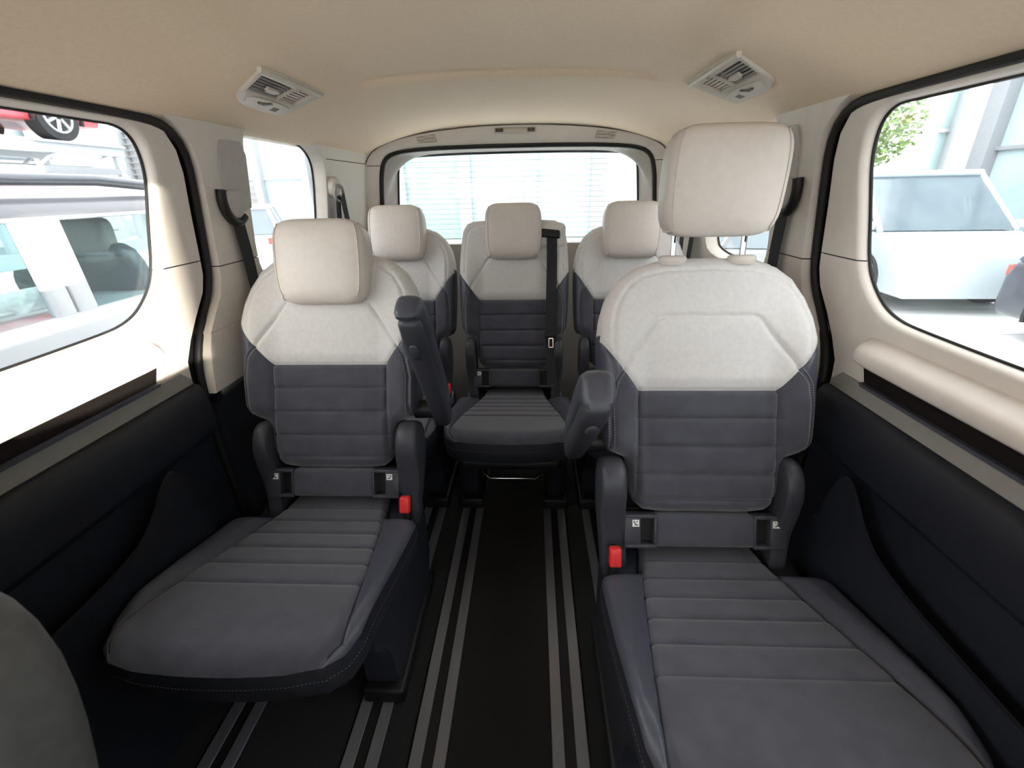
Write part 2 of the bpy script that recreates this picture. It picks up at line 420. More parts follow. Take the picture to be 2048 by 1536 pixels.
# ------------------------------------------------------------------ side walls behind the doors and front side walls
QWIN = chaikin([(1.47, 1.428), (1.72, 1.426), (1.87, 1.417), (1.965, 1.37), (1.985, 1.28), (1.975, 1.06), (1.93, 1.0), (1.5, 1.0), (1.455, 1.05), (1.445, 1.2), (1.438, 1.39)], 2, True)
QC = (1.71, 1.22)
QFRONT = [(1.235, .74), (1.255, .80), (1.262, .87), (1.285, .95), (1.30, 1.0), (1.28, 1.06), (1.262, 1.2), (1.25, 1.33), (1.22, 1.392), (1.15, 1.415)]
def side_wall(side, name, label):
    root = empty(name, (side * .8, 1.8, 0)); tag(root, label, kind='structure')
    loc = lambda x, y, z: (x - side * .8, y - 1.8, z)
    out = [(1.165, .90), (1.205, .945), (1.24, .99), (1.252, 1.04), (1.25, 1.09), (1.242, 1.2), (1.232, 1.31), (1.212, 1.365), (1.165, 1.405), (1.10, 1.43), (1.45, 1.45), (2.49, 1.45), (2.52, 1.2), (2.52, .90)]
    inner = offset(QWIN, .012)
    bm, R = ring_panel(out, inner, QC, wq, side, 6)
    n = len(R[0]); ic = [v.co.copy() for v in R[0]]; prev = R[0]
    ang = loop_angles([out, inner], QC); gl = polar_loop(QWIN, QC, ang)
    for f, dx in ((.3, .006), (1.0, .05)):
        ring = [bm.verts.new((side * (wq(c.z) + dx), c.y * (1 - f) + g[0] * f, c.z * (1 - f) + g[1] * f)) for c, g in zip(ic, gl)]
        for k in range(n): bm.faces.new((ring[k], ring[(k + 1) % n], prev[(k + 1) % n], prev[k]))
        prev = ring
    ring = [bm.verts.new((v.co.x + side * .09, v.co.y, v.co.z)) for v in R[-1]]
    for k in range(n): bm.faces.new((ring[k], ring[(k + 1) % n], R[-1][(k + 1) % n], R[-1][k]))
    # split at the pillar joint
    for zc in (1.066, 1.069):
        bmesh.ops.bisect_plane(bm, geom=bm.verts[:] + bm.edges[:] + bm.faces[:], plane_co=(0, 0, zc), plane_no=(0, 0, 1), dist=1e-5)
    bmesh.ops.delete(bm, geom=[f for f in bm.faces if 1.066 < f.calc_center_median().z < 1.069], context='FACES')
    lo = bm.copy()
    bmesh.ops.delete(lo, geom=[f for f in lo.faces if f.calc_center_median().z > 1.067], context='FACES')
    bmesh.ops.delete(bm, geom=[f for f in bm.faces if f.calc_center_median().z < 1.067], context='FACES')
    build('pillar_trim', bm, BEIGE, root, 40, loc); build('quarter_panel', lo, BEIGE, root, 40, loc)
    bm = prism([(1.2535, 1.06), (1.444, 1.06), (1.444, 1.075), (1.2535, 1.075)], side * (wq(1.067) + .004), side * (wq(1.067) + .10), 'x')
    prism([(2.0, 1.06), (2.49, 1.06), (2.49, 1.075), (2.0, 1.075)], side * (wq(1.067) + .004), side * (wq(1.067) + .01), 'x', bm=bm)
    build('panel_joint', bm, RUBBER, root, None, loc)
    # grey upper cover of the pillar, standing slightly proud
    pc = chaikin([(1.312, 1.215), (1.43, 1.20), (1.431, 1.25), (1.428, 1.385), (1.34, 1.385), (1.312, 1.38), (1.305, 1.30)], 1, True)
    bm = loft([[(side * (wq(z) - .006), y, z) for y, z in pc], [(side * (wq(z) + .004), y, z) for y, z in pc]])
    build('pillar_cover', bm, GREYT, root, 35, loc)
    # joint line headliner / pillars
    bm = tube([(side * (wq(1.37) - .001), y, 1.372 + .003 * (y - 2.0)) for y in np.linspace(2.0, 2.49, 6)], .0018, 6)
    build('headliner_joint', bm, INK, root, 60, loc)
    gw = offset(QWIN, .01)
    build('window_pane', loft([[(side * (wq(z) + .05), y, z) for y, z in gw], [(side * (wq(z) + .055), y, z) for y, z in gw]]), GLASS, root, None, loc)
    build('window_seal', tube([(side * (wq(z) + .048), y, z) for y, z in QWIN], .004, 6, closed=True), RUBBER, root, 60, loc)
    # lower lining: beige shelf, dark wheel arch box
    bm = prism([(1.122, .74), (1.132, .80), (1.148, .86), (1.168, .90), (2.52, .90), (2.52, .74)], side * .80, side * .89, 'x', .004)
    build('lower_trim', bm, BEIGE, root, 35, loc)
    arch = chaikin([(1.16, 0), (1.14, .35), (1.128, .60), (1.124, .74), (2.52, .74), (2.52, 0)], 1, False)
    build('lower_lining', prism(arch.tolist(), side * .815, side * .90, 'x', .004), NAVY, root, 35, loc)
    bm = loft([[(side * x, y, z) for y, z in ((1.42, 0), (1.45, .30), (1.52, .44), (1.7, .50), (2.1, .50), (2.25, .44), (2.33, .3), (2.35, 0))] for x in (.82, .775)])
    build('wheel_arch', bm, NAVY, root, 40, loc)
    # small padded block beside the third row
    build('side_bolster', rbox((side * .785, 1.42, .705), (.06, .16, .05), .02), BEIGE, root, 40, loc)
    return root
side_wall(-1, 'wall_left', 'beige rear quarter lining with window, left of the third row')
side_wall(1, 'wall_right', 'beige rear quarter lining with window, right of the third row')

def front_side(side, name, label):
    """door post and front door beside the front seats"""
    root = empty(name, (side * .83, -.6, 0)); tag(root, label, kind='structure')
    loc = lambda x, y, z: (x - side * .83, y + .6, z)
    fw = chaikin([(-1.12, 1.0), (-.16, .965), (-.135, 1.0), (-.135, 1.15), (-.19, 1.26), (-.27, 1.35), (-.36, 1.405), (-.85, 1.405), (-1.0, 1.25)], 2, True)  # unseen window outline, shaped to cut the sun patch on the left door
    out = [(-1.3, .0), (-.085, .0), (-.085, .78), (-.085, 1.43), (-1.3, 1.43)]
    bm, R = ring_panel(out, offset(fw, .004), (-.6, 1.18), lambda z: wx(z) + .012, side, 4)
    build('pillar_panel', bm, BEIGE, root, 40, loc)
    build('window_pane', loft([[(side * (wx(z) + .02), y, z) for y, z in offset(fw, .01)], [(side * (wx(z) + .025), y, z) for y, z in offset(fw, .01)]]), GLASS, root, None, loc)
front_side(-1, 'door_3', 'beige front door and door post beside the left front seat')
front_side(1, 'door_4', 'beige front door and door post at the right front seat')

wf = empty('wall_front', (0, -1.35, 0)); tag(wf, 'dark dashboard and windscreen at the front of the cabin', kind='structure')
fl_ = lambda x, y, z: (x, y + 1.35, z)
build('dashboard', prism([(-1.42, 0), (-1.42, .92), (-1.30, .97), (-1.12, .93), (-1.05, .80), (-1.10, .45), (-1.2, 0)], -.86, .86, 'x', .02), NAVY, wf, 40, fl_)
build('windscreen', prism([(-1.405, .96), (-1.20, 1.42), (-1.195, 1.42), (-1.40, .96)], -.82, .82, 'x'), GLASS, wf, None, fl_)
build('roof_header', prism([(-1.40, 1.32), (-1.05, 1.40), (-1.05, 1.44), (-1.40, 1.44)], -.86, .86, 'x', .01), HEADL, wf, 40, fl_)

# ------------------------------------------------------------------ rear: header trim, tailgate with window
TOUT = [(-.785, .60), (-.79, 1.1), (-.774, 1.30), (-.745, 1.385), (-.70, 1.437), (-.59, 1.478), (-.44, 1.507), (-.2, 1.527), (0, 1.531)]
TOUT = TOUT + [(-x, z) for x, z in TOUT[-2::-1]]
TIN = [(-.71, .60), (-.71, 1.1), (-.70, 1.21), (-.688, 1.33), (-.665, 1.395), (-.61, 1.428), (-.45, 1.441), (-.2, 1.445), (0, 1.445)]
TIN = TIN + [(-x, z) for x, z in TIN[-2::-1]]
TIN = chaikin(TIN, 1); TOUT = chaikin(TOUT, 1)
def crossloft(A, ya, B, yb, n=100, steps=5, bulge=0):
    A = resample(A, n); B = resample(B, n); bm = bmesh.new(); R = []
    for k in range(steps + 1):
        f = k / steps; b = bulge * math.sin(math.pi * f)
        R.append([bm.verts.new((a[0] * (1 - f) + c[0] * f, ya * (1 - f) + yb * f - b, a[1] * (1 - f) + c[1] * f)) for a, c in zip(A, B)])
    for P, Q in zip(R, R[1:]):
        for k in range(n - 1): bm.faces.new((P[k], P[k + 1], Q[k + 1], Q[k]))
    return bm
rear = empty('trim_1', (0, 2.5, 0)); tag(rear, 'beige arched trim above and beside the tailgate window', kind='structure')
rl = lambda x, y, z: (x, y - 2.5, z)
bm = crossloft(TOUT, 2.475, TIN, 2.515, 120, 6, .012)
hi = bm.copy()
bmesh.ops.bisect_plane(bm, geom=bm.verts[:] + bm.edges[:] + bm.faces[:], plane_co=(0, 0, 1.366), plane_no=(0, 0, 1), clear_inner=True)
bmesh.ops.bisect_plane(hi, geom=hi.verts[:] + hi.edges[:] + hi.faces[:], plane_co=(0, 0, 1.363), plane_no=(0, 0, 1), clear_outer=True)
build('header_trim', bm, BEIGE, rear, 60, rl); build('pillar_trim', hi, BEIGE, rear, 60, rl)
build('edge_joint', tube([(x, 2.474, z - .001) for x, z in resample(TOUT, 90)], .003, 6), INK, rear, 60, rl)
build('joint_backing', crossloft([(x * 1.0, z) for x, z in TOUT], 2.487, TIN, 2.52, 80, 2), RUBBER, rear, 60, rl)
build('tailgate_seal', tube([(x, 2.52, z) for x, z in resample(TIN, 110)], .014, 8), RUBBER, rear, 60, rl)
# outer closing frame around the tailgate
big = [(-1.0, .0), (-1.0, 1.3), (-.9, 1.7), (.9, 1.7), (1.0, 1.3), (1.0, .0)]
build('outer_frame', crossloft(big, 2.545, TOUT, 2.5, 120, 2), BEIGE, rear, 60, rl)
def grid_mat():
    m = mat('speaker_mesh', (.50, .44, .37), .6); nt = m.node_tree; b = nt.nodes['Principled BSDF']
    tc = nt.nodes.new('ShaderNodeTexCoord'); mp = nt.nodes.new('ShaderNodeMapping'); mp.inputs['Scale'].default_value = (140, 140, 140)
    vo = nt.nodes.new('ShaderNodeTexVoronoi'); vo.inputs['Randomness'].default_value = 0; vo.inputs['Scale'].default_value = 1
    cr = nt.nodes.new('ShaderNodeValToRGB'); cr.color_ramp.elements[0].position = .30; cr.color_ramp.elements[1].position = .42
    cr.color_ramp.elements[0].color = (.12, .10, .085, 1); cr.color_ramp.elements[1].color = (.56, .49, .41, 1)
    nt.links.new(tc.outputs['Object'], mp.inputs[0]); nt.links.new(mp.outputs[0], vo.inputs['Vector'])
    nt.links.new(vo.outputs['Distance'], cr.inputs[0]); nt.links.new(cr.outputs[0], b.inputs['Base Color']); return m
MESHM = grid_mat()
def head_pt(x, f):
    """point on the header: x across, f 0 at the outer edge and 1 at the window edge"""
    zo = np.interp(x, [p[0] for p in resample(TOUT, 200)][60:140], [p[1] for p in resample(TOUT, 200)][60:140])
    zi = np.interp(x, [p[0] for p in resample(TIN, 200)][60:140], [p[1] for p in resample(TIN, 200)][60:140])
    return zo * (1 - f) + zi * f, 2.475 * (1 - f) + 2.515 * f - .012 * math.sin(math.pi * f)
for s in (-1, 1):
    bm = bmesh.new(); P = []
    for i, xx in enumerate((.385, .43, .478)):
        row = []
        for f in (.22, .45, .68):
            x = s * (xx - .012 * (f - .45)); z, y = head_pt(x, f); row.append((x, y - .0045, z))
        P.append(row)
    outer = [P[0][0], P[1][0], P[2][0], P[2][1], P[2][2], P[1][2], P[0][2], P[0][1]]
    bm = loft([outer, [(a, b + .012, c) for a, b, c in outer]])
    g = build('speaker_grille', bm, MESHM, rear, None, rl); g['label'] = 'perforated grille panel'
# luggage lamp
lamp = empty('cabin_lamp', (0, 2.47, 1.505)); tag(lamp, 'slim rectangular lamp with two end switches in the tailgate header', 'lamp')
z0, y0 = head_pt(0, .30)
R_ = Matrix.Rotation(math.radians(-22), 3, 'X')
def lampbox(name, cx, w, h, d, m, par, r=.002, back=0):
    return build(name, rbox((cx, y0 - 2.47 - .004 - back, z0 - 1.505), (w, d, h), r, 2, R_), m, par)
fr_ = lampbox('frame', 0, .20, .024, .012, GREYT, lamp)
lampbox('lens', 0, .105, .017, .006, LENS, lamp, .002, .006)
for s in (-1, 1): lampbox('switch', s * .076, .036, .017, .007, INK, lamp, .002, .006)
# tailgate
tg = empty('window_1', (0, 2.55, 0)); tag(tg, 'tailgate with wide heated rear window framed in black', kind='structure')
tl = lambda x, y, z: (x, y - 2.55, z)
GW = [(-.655, .98), (-.642, 1.1), (-.628, 1.25), (-.616, 1.36), (-.60, 1.398), (-.56, 1.412), (-.3, 1.419), (0, 1.421)]
GW = GW + [(-x, z) for x, z in GW[-2::-1]]; GWc = chaikin(GW, 1)
IN2 = [(x * .985, z - .006) for x, z in TIN]
build('tailgate_frame', crossloft(IN2, 2.525, GWc, 2.60, 120, 4), GREYT, tg, 60, tl)
build('frame_seal', tube([(x, 2.598, z) for x, z in resample(GWc, 90)], .006, 6), RUBBER, tg, 60, tl)
gl = [(x * 1.01, z + .004 if z > 1 else z) for x, z in GWc]
build('window_pane', loft([[(x, 2.602, z) for x, z in gl], [(x, 2.607, z) for x, z in gl]]), GLASSR, tg, None, tl)
band = [p for p in GWc if p[1] > 1.405]
build('top_band', crossloft([(x, z + .01) for x, z in band], 2.600, [(x * .99, z - .008) for x, z in band], 2.600, 40, 1), RUBBER, tg, None, tl)
bm = bmesh.new()
for k in range(16):
    z = 1.0 + k * .0255
    w = np.interp(z, [p[1] for p in GW[:8]], [-p[0] for p in GW[:8]]) - .01
    rbox((0, 2.6005, z), (2 * w, .001, .0012), 0, 1, None, bm)
dl = build('defroster_lines', bm, INK, tg, None, tl)
build('lower_panel', prism([(-.70, .0), (.70, .0), (.68, .98), (-.68, .98)], 2.54, 2.60, 'y', .01), GREYT, tg, 40, tl)

# ------------------------------------------------------------------ seats
ZB = .51
OUTL = [(.0, .0), (.10, .0), (.145, .006), (.168, .025), (.180, .06), (.186, .11), (.192, .138), (.215, .148), (.236, .158), (.247, .18), (.252, .25), (.255, .33), (.256, .42), (.250, .48), (.236, .53), (.210, .575), (.170, .605), (.12, .621), (.05, .628), (.0, .629)]
TOP = .629
OUTL_ROUND = list(OUTL)
OUTL_SQ = OUTL[:13] + [(.253, .50), (.249, .56), (.240, .605), (.222, .634), (.19, .647), (.10, .652), (.05, .653), (.0, .654)]
def outline_w(t):
    return np.interp(t, [p[1] + i * 1e-6 for i, p in enumerate(OUTL)], [p[0] for p in OUTL])
OUT_FULL = OUTL + [(-s, t) for s, t in OUTL[-2:0:-1]]
def set_outline(sq):
    global OUTL, OUT_FULL, RIMS, TOP
    OUTL = OUTL_SQ if sq else OUTL_ROUND; TOP = OUTL[-1][1]
    OUT_FULL = OUTL + [(-s, t) for s, t in OUTL[-2:0:-1]]
    RIMS = RIMS_SQ if sq else RIMS_ROUND
QUILT = [.0395, .103, .1705, .238]
JT, JW, DG = .304, .163, 1.28
ARC = [(-.200, .362), (-.122, .476), (-.105, .483), (.105, .483), (.122, .476), (.200, .362)]
BOLS = [(.203, .357), (.224, .325), (.233, .27), (.229, .160)]
RIMS = [(.225, .40), (.226, .46), (.213, .515), (.188, .555), (.15, .582), (.10, .592), (0, .596), (-.10, .592), (-.15, .582), (-.188, .555), (-.213, .515), (-.226, .46), (-.225, .40)]

RIMS_ROUND = list(RIMS)
RIMS_SQ = [(.226, .42), (.226, .52), (.218, .58), (.20, .61), (.15, .622), (0, .624), (-.15, .622), (-.20, .61), (-.218, .58), (-.226, .52), (-.226, .42)]

def sheet2d():
    """flat grid of the backrest outline cut along all its seams"""
    bm = bmesh.new(); rows = []
    ts = np.unique(np.r_[np.linspace(.0005, .03, 6), np.linspace(.03, .135, 24), np.linspace(.135, .19, 16), np.linspace(.19, .50, 78), np.linspace(.50, TOP - .0005, 42)])
    u = np.linspace(-1, 1, 111); sg = .45 * u + .55 * np.sin(math.pi * u / 2)
    for t in ts: rows.append([bm.verts.new((a * outline_w(t), t, 0)) for a in sg])
    for A, B in zip(rows, rows[1:]):
        for k in range(len(u) - 1): bm.faces.new((A[k], A[k + 1], B[k + 1], B[k]))
    cuts = [((0, JT), (0, 1)), ((JW, 0), (1, 0)), ((-JW, 0), (1, 0)), ((JW, JT), (-DG, 1)), ((-JW, JT), (DG, 1)), ((0, .483), (0, 1)),
            ((.122, .476), (.114, .078)), ((-.122, .476), (-.114, .078))] + [((0, q), (0, 1)) for q in QUILT]
    for (a, b), (c, d) in zip(BOLS, BOLS[1:]):
        cuts += [((a, b), (b - d, c - a)), ((-a, b), (d - b, c - a))]
    for co, no in cuts:
        bmesh.ops.bisect_plane(bm, geom=bm.verts[:] + bm.edges[:] + bm.faces[:], plane_co=(*co, 0), plane_no=(*no, 0), dist=1e-6)
    return bm

def region(s, t):
    a = abs(s)
    if t > JT and t > JT + (a - JW) * DG:
        if t < .483 and (a - .122) * .114 + (t - .476) * .078 < 0: return 'upper_panel'
        return 'shoulder_panel'
    if a < JW and t < JT: return 'insert_panel%d' % sum(t > q for q in QUILT)
    out = a > np.interp(-t, [-p[1] for p in BOLS], [p[0] for p in BOLS]) and t > .15
    return ('wing_' if out else 'bolster_') + ('r' if s > 0 else 'l')

def depth(S, T, low=False):
    a = np.abs(S)
    D = .034 * sst(.135, .222, a) * sst(.12, .20, T) * (1 - sst(.40, .58, T))
    D += .012 * sst(.13, .18, a) * (1 - sst(.12, .2, T))
    D += .010 * np.exp(-((T - .12) / .12) ** 2) * (1 - sst(.1, .2, a))
    D += .010 * sst(.30, .34, T) * (1 - sst(.44, .60, T)) * (1 - sst(.12, .22, a))
    # quilting and seams
    ins = a < JW
    edges = [0] + QUILT + [JT]
    for lo, hi in zip(edges, edges[1:]):
        mid, h = (lo + hi) / 2, (hi - lo) / 2
        D += np.where(ins & (T >= lo) & (T <= hi), .0045 * (1 - np.clip(np.abs(T - mid) / h, 0, 1) ** 4), 0)
    def groove(d, amp, w): return -amp * np.exp(-(d / w) ** 2)
    D += np.where(a < JW + .01, groove(np.minimum.reduce([np.abs(T - q) for q in QUILT]), .0035, .0035), 0)
    D += groove(dist_poly(S, T, [(-.256, JT + (.256 - JW) * DG), (-JW, JT), (JW, JT), (.256, JT + (.256 - JW) * DG)]), .005, .005)
    for s in (-1, 1):
        D += groove(dist_poly(S, T, [(s * JW, JT), (s * JW, .02)]), .006, .006)
        D += groove(dist_poly(S, T, [(s * p[0], p[1]) for p in BOLS]), .005, .0045)
    D += groove(dist_poly(S, T, ARC), .0065, .0055)
    D += groove(dist_poly(S, T, RIMS), .0050, .0042)
    # rounded rim
    d = dist_poly(S, T, OUT_FULL + OUT_FULL[:1]); r = .042
    e = np.clip(r - d, 0, r); D -= r - np.sqrt(np.maximum(r * r - e * e, 0))
    return D

def superbox(a, b, c, n=6, k=10):
    """rounded box: cube grid pulled onto a super-ellipsoid; returns bmesh and the cube face of every face"""
    bm = bmesh.new(); key = {}; tagf = []
    def V(p):
        kk = tuple(round(q, 5) for q in p)
        if kk not in key:
            m = sum(abs(q) ** n for q in p) ** (1 / n); key[kk] = bm.verts.new((p[0] / m * a, p[1] / m * b, p[2] / m * c))
        return key[kk]
    g = [math.tan(math.pi / 4 * (2 * i / k - 1) * .98) / math.tan(math.pi / 4 * .98) for i in range(k + 1)]
    for ax in range(3):
        for sgn in (-1, 1):
            for i in range(k):
                for j in range(k):
                    q = []
                    for (ii, jj) in ((i, j), (i + 1, j), (i + 1, j + 1), (i, j + 1)):
                        p = [0, 0, 0]; p[ax] = sgn; p[(ax + 1) % 3] = g[ii]; p[(ax + 2) % 3] = g[jj]; q.append(V(p))
                    f = bm.faces.new(q); tagf.append((ax, sgn)); f.material_index = 1 if ax == 0 else 0
    return bm

CUSH = [(.0, .06), (.12, .058), (.147, .048), (.150, .0), (.157, -.04), (.162, -.068), (.20, -.078), (.236, -.084), (.255, -.10), (.262, -.13), (.262, -.30), (.258, -.42), (.250, -.49), (.233, -.535), (.20, -.562), (.14, -.578), (.06, -.585), (0, -.586)]
CFULL = CUSH + [(-a, b) for a, b in CUSH[-2:0:-1]]
CQ = [-.035, -.098, -.162, -.228, -.298, -.372]
def cush_iw(y): return np.interp(-y, [-.06, 0, .08, .2, .35, .45, .52, .56], [.14, .146, .157, .178, .203, .216, .222, .195])
def cushion2d():
    bm = bmesh.new(); rows = []
    yb = [p[1] - i * 1e-6 for i, p in enumerate(CUSH)]
    ys = np.unique(np.r_[np.linspace(.0595, .045, 4), np.linspace(.04, -.06, 16), np.linspace(-.06, -.11, 14), np.linspace(-.11, -.48, 60), np.linspace(-.48, -.5855, 30)])
    u = np.linspace(-1, 1, 71); sg = .45 * u + .55 * np.sin(math.pi * u / 2)
    for y in ys:
        w = np.interp(-y, [-q for q in yb], [p[0] for p in CUSH]); iw = min(cush_iw(y), w * .97)
        # columns follow the insert edge so that the seam is a clean line
        row = []
        for a in sg:
            b = abs(a); f = .66
            s = iw * (b / f) if b < f else iw + (w - iw) * (b - f) / (1 - f)
            row.append(bm.verts.new((math.copysign(s, a), y, 0)))
        rows.append(row)
    for A, B in zip(rows, rows[1:]):
        for k in range(len(u) - 1): bm.faces.new((A[k], A[k + 1], B[k + 1], B[k]))
    for q in CQ:
        bmesh.ops.bisect_plane(bm, geom=bm.verts[:] + bm.edges[:] + bm.faces[:], plane_co=(0, q, 0), plane_no=(0, 1, 0), dist=1e-6)
    return bm
def cush_h(S, Yv):
    a = np.abs(S); iw = cush_iw(Yv)
    Z = .392 + .108 * sst(-.05, .62, -Yv) + .0
    Z += .016 * sst(0, .045, a - iw) * sst(.06, .12, -Yv) * (1 - sst(.42, .56, -Yv))
    edges = [.07] + CQ + [-.60]
    for hi, lo in zip(edges, edges[1:]):
        mid, h = (lo + hi) / 2, (hi - lo) / 2
        Z += np.where((a < iw) & (Yv <= hi) & (Yv >= lo), .003 * (1 - np.clip(np.abs(Yv - mid) / h, 0, 1) ** 4), 0)
    Z -= np.where(a < iw + .004, .003 * np.exp(-(np.minimum.reduce([np.abs(Yv - q) for q in CQ]) / .0035) ** 2), 0)
    Z -= .009 * np.exp(-((a - iw) / .0055) ** 2)
    d = dist_poly(S, Yv, CFULL + CFULL[:1]); r = .024 + .022 * sst(.40, .55, -Yv)
    e = np.clip(r - d, 0, r) * .95; Z -= r - np.sqrt(np.maximum(r * r - e * e, 0))
    return Z

def split_build(bm2d, names, fz, fn, mats, root):
    """displace a flat sheet and link every region as an object of its own"""
    bm2d.verts.index_update()
    V = np.array([v.co[:2] for v in bm2d.verts]); H = fz(V[:, 0], V[:, 1]); groups = {}
    for f in bm2d.faces:
        c = f.calc_center_median(); groups.setdefault(names(c.x, c.y), []).append([v.index for v in f.verts])
    for nm, fs in groups.items():
        bm = bmesh.new(); mp = {}
        for idx in fs:
            for i in idx:
                if i not in mp: mp[i] = bm.verts.new(fn(V[i, 0], V[i, 1], H[i]))
            bm.faces.new([mp[i] for i in idx])
        base, m = mats(nm)
        build(base, bm, m, root, 180, recalc=True)
    bm2d.free()

def stitches(pts3, step=.006, ln=.0035, r=.0006, bm=None):
    P = resample(pts3, max(2, int(sum(np.linalg.norm(np.diff(np.array(pts3), axis=0), axis=1)) / step)))
    bm = bm or bmesh.new()
    for a, b in zip(P, P[1:]):
        d = (b - a); d = d / (np.linalg.norm(d) + 1e-9)
        tube([a, a + d * ln], r, 4, bm)
    return bm

def make_seat(x, y, lean, label, raise_=0, arm=0, arm_el=50, buckle=0, belt=False, detail=True, hr_tilt=0.0):
    root = empty('passenger_seat', (x, y, 0)); tag(root, label, 'seat', 'cabin seats')
    sa, ca = math.sin(lean), math.cos(lean)
    B = lambda s, t, d: (s, t * sa - d * ca, ZB + t * ca + d * sa)           # backrest plane -> seat
    def mats(nm):
        if nm.startswith('insert'): return 'insert_panel', SUEDE
        return {'upper_panel': ('upper_panel', LIGHTF), 'shoulder_panel': ('shoulder_panel', LIGHTF), 'bolster_l': ('back_bolster', SUEDE), 'bolster_r': ('back_bolster', SUEDE), 'wing_l': ('bolster_wing', DLEATH), 'wing_r': ('bolster_wing', DLEATH)}[nm]
    split_build(sheet2d(), region, depth, B, mats, root)
    # side wrap behind the rim, light above and dark below
    Q = resample(OUT_FULL + OUT_FULL[:1], 160)[:-1]
    for nm, m, sel in (('upper_side_wrap', LIGHTF, lambda s, t: t > .44), ('lower_side_wrap', DLEATH, lambda s, t: t <= .44)):
        bm = bmesh.new(); n = len(Q)
        dz = depth(Q[:, 0], Q[:, 1])
        def ring(k): return [(Q[i][0] * (1, 1.006, 1.0, .985)[k], Q[i][1] * 1, (dz[i], -.055, -.085, -.10)[k]) for i in range(n)]
        R = [[bm.verts.new(B(*p)) for p in ring(k)] for k in range(4)]
        for k in range(3):
            for i in range(n):
                j = (i + 1) % n
                if sel(0, (Q[i][1] + Q[j][1]) / 2): bm.faces.new((R[k][i], R[k][j], R[k + 1][j], R[k + 1][i]))
        bmesh.ops.delete(bm, geom=[v for v in bm.verts if not v.link_faces], context='VERTS')
        build(nm, bm, m, root, 60)
    bm = bmesh.new(); P = [(s * .985, t) for s, t in Q]
    bs = [[B(s, t, -.098) for s, t in P], [B(s * .98, t * .995, -.112) for s, t in P]]
    build('back_shell', loft(bs), SHELL, root, 40)
    # shell lip showing above the shoulders
    lip = [(s * 1.0, t + .004) for s, t in resample([(.235, .535), (.210, .578), (.170, .608), (.12, .625), (.09, .628)], 14)]
    for s in ((-arm,) if arm else ()):
        build('shell_lip', tube([B(s * a, t, -.075) for a, t in lip], .010, 6), LIGHTF, root, 60)
    if detail:
        for s in (-1, 1):
            pts = []
            BL = resample(BOLS, 30); off = [(s * (p[0] + .006), p[1]) for p in BL]
            O = np.array(off); dd = depth(O[:, 0], O[:, 1])
            bm = stitches([B(a, t, d + .001) for (a, t), d in zip(off, dd)])
            off = [(s * (p[0] - .006), p[1]) for p in BL]; O = np.array(off); dd = depth(O[:, 0], O[:, 1])
            stitches([B(a, t, d + .001) for (a, t), d in zip(off, dd)], bm=bm)
            build('stitching', bm, THREAD, root, None)
    # lumbar piece and the two bracket frames with child-seat anchors
    build('lumbar_panel', rbox((0, 0, 0), (.245, .05, .080), .012, 3, None), SUEDE, root, 40, lambda a, b, c: B(a, c - .041, -b - .022))
    for s in (-1, 1):
        br = bmesh.new()
        for (cx, ct, w, h) in ((.155, -.004, .078, .010), (.155, -.078, .078, .010), (.119, -.041, .008, .072), (.175, -.041, .040, .072)):
            rbox((s * cx, 0, ct), (w, .034, h), .003, 2, None, br)
        b_ = build('anchor_bracket', br, SEATPL, root, 40, lambda a, b, c: B(a, c, -b - .012))
        build('anchor_slot', rbox((s * .138, 0, -.041), (.036, .008, .066)), RUBBER, b_, None, lambda a, b, c: B(a, c, -b - .026))
        lb = build('anchor_label', rbox((s * .168, 0, -.020), (.017, .002, .017), .0005, 1), WHITE, b_, None, lambda a, b, c: B(a, c, -b + .0058))
        em = bmesh.new()
        for poly in ([(-.006, .006), (-.002, .006), (-.002, .002), (-.006, .002)], [(-.005, .001), (-.001, .001), (.003, -.003), (.006, -.003), (.006, -.005), (-.001, -.005)], [(-.001, .003), (.002, .003), (.006, .006), (.004, .007)]):
            v = [em.verts.new((s * .168 + a * -s, -.0012, -.020 + c)) for a, c in poly]; em.faces.new(v)
        e_ = build('anchor_symbol', em, INK, b_, None, lambda a, b, c: B(a, c, -b + .0058)); 
    # recliner arms beside the waist of the backrest
    for s in (-1, 1):
        prof = chaikin([(.045, .118), (.018, .142), (-.03, .142), (-.075, .12), (-.085, .04), (-.075, -.10), (-.06, -.17), (-.015, -.17), (-.008, -.06), (.030, .02), (.050, .07)], 2, True)
        secs = []
        a0, a1 = (.185, .228) if not arm else ((.197, .256) if s == arm else (.172, .212))
        for sx, k in ((a0, .90), (a0 + .005, .97), (a0 + .014, 1), (a1 - .013, 1), (a1 - .004, .97), (a1, .88)):
            cx, cy = -.015, .0
            secs.append([B(s * (sx - .010 * float(sst(.02, -.14, t))), cy + (t - cy) * k, cx + (d - cx) * k) for d, t in prof])
        build('recliner_cover', loft(secs), SEATPL, root, 50)
    # cushion
    def cn(s, yy):
        return 'seat_insert%d' % sum(yy < q for q in CQ) if abs(s) < cush_iw(yy) else ('seat_bolster_r' if s > 0 else 'seat_bolster_l')
    def cm(nm): return ('seat_insert', SUEDE) if nm.startswith('seat_insert') else ('seat_bolster', DLEATH)
    split_build(cushion2d(), cn, cush_h, lambda a, b, h: (a, b, h), cm, root)
    Q = resample(CFULL + CFULL[:1], 150)[:-1]; hz = cush_h(Q[:, 0], Q[:, 1]); n = len(Q)
    Qi = Q * .9995; hi_ = hz + .0006
    bm = loft([[(p[0], p[1], h) for p, h in zip(Qi, hi_)], [(p[0] * 1.01, p[1] * 1.004, h - .03) for p, h in zip(Q, hz)], [(p[0] * .99, p[1] * .99, h - .075) for p, h in zip(Q, hz)],
               [(p[0] * .90, p[1] * .93, h - .10) for p, h in zip(Q, hz)]], True, (False, True))
    build('cushion_skirt', bm, SKIRT, root, 60)
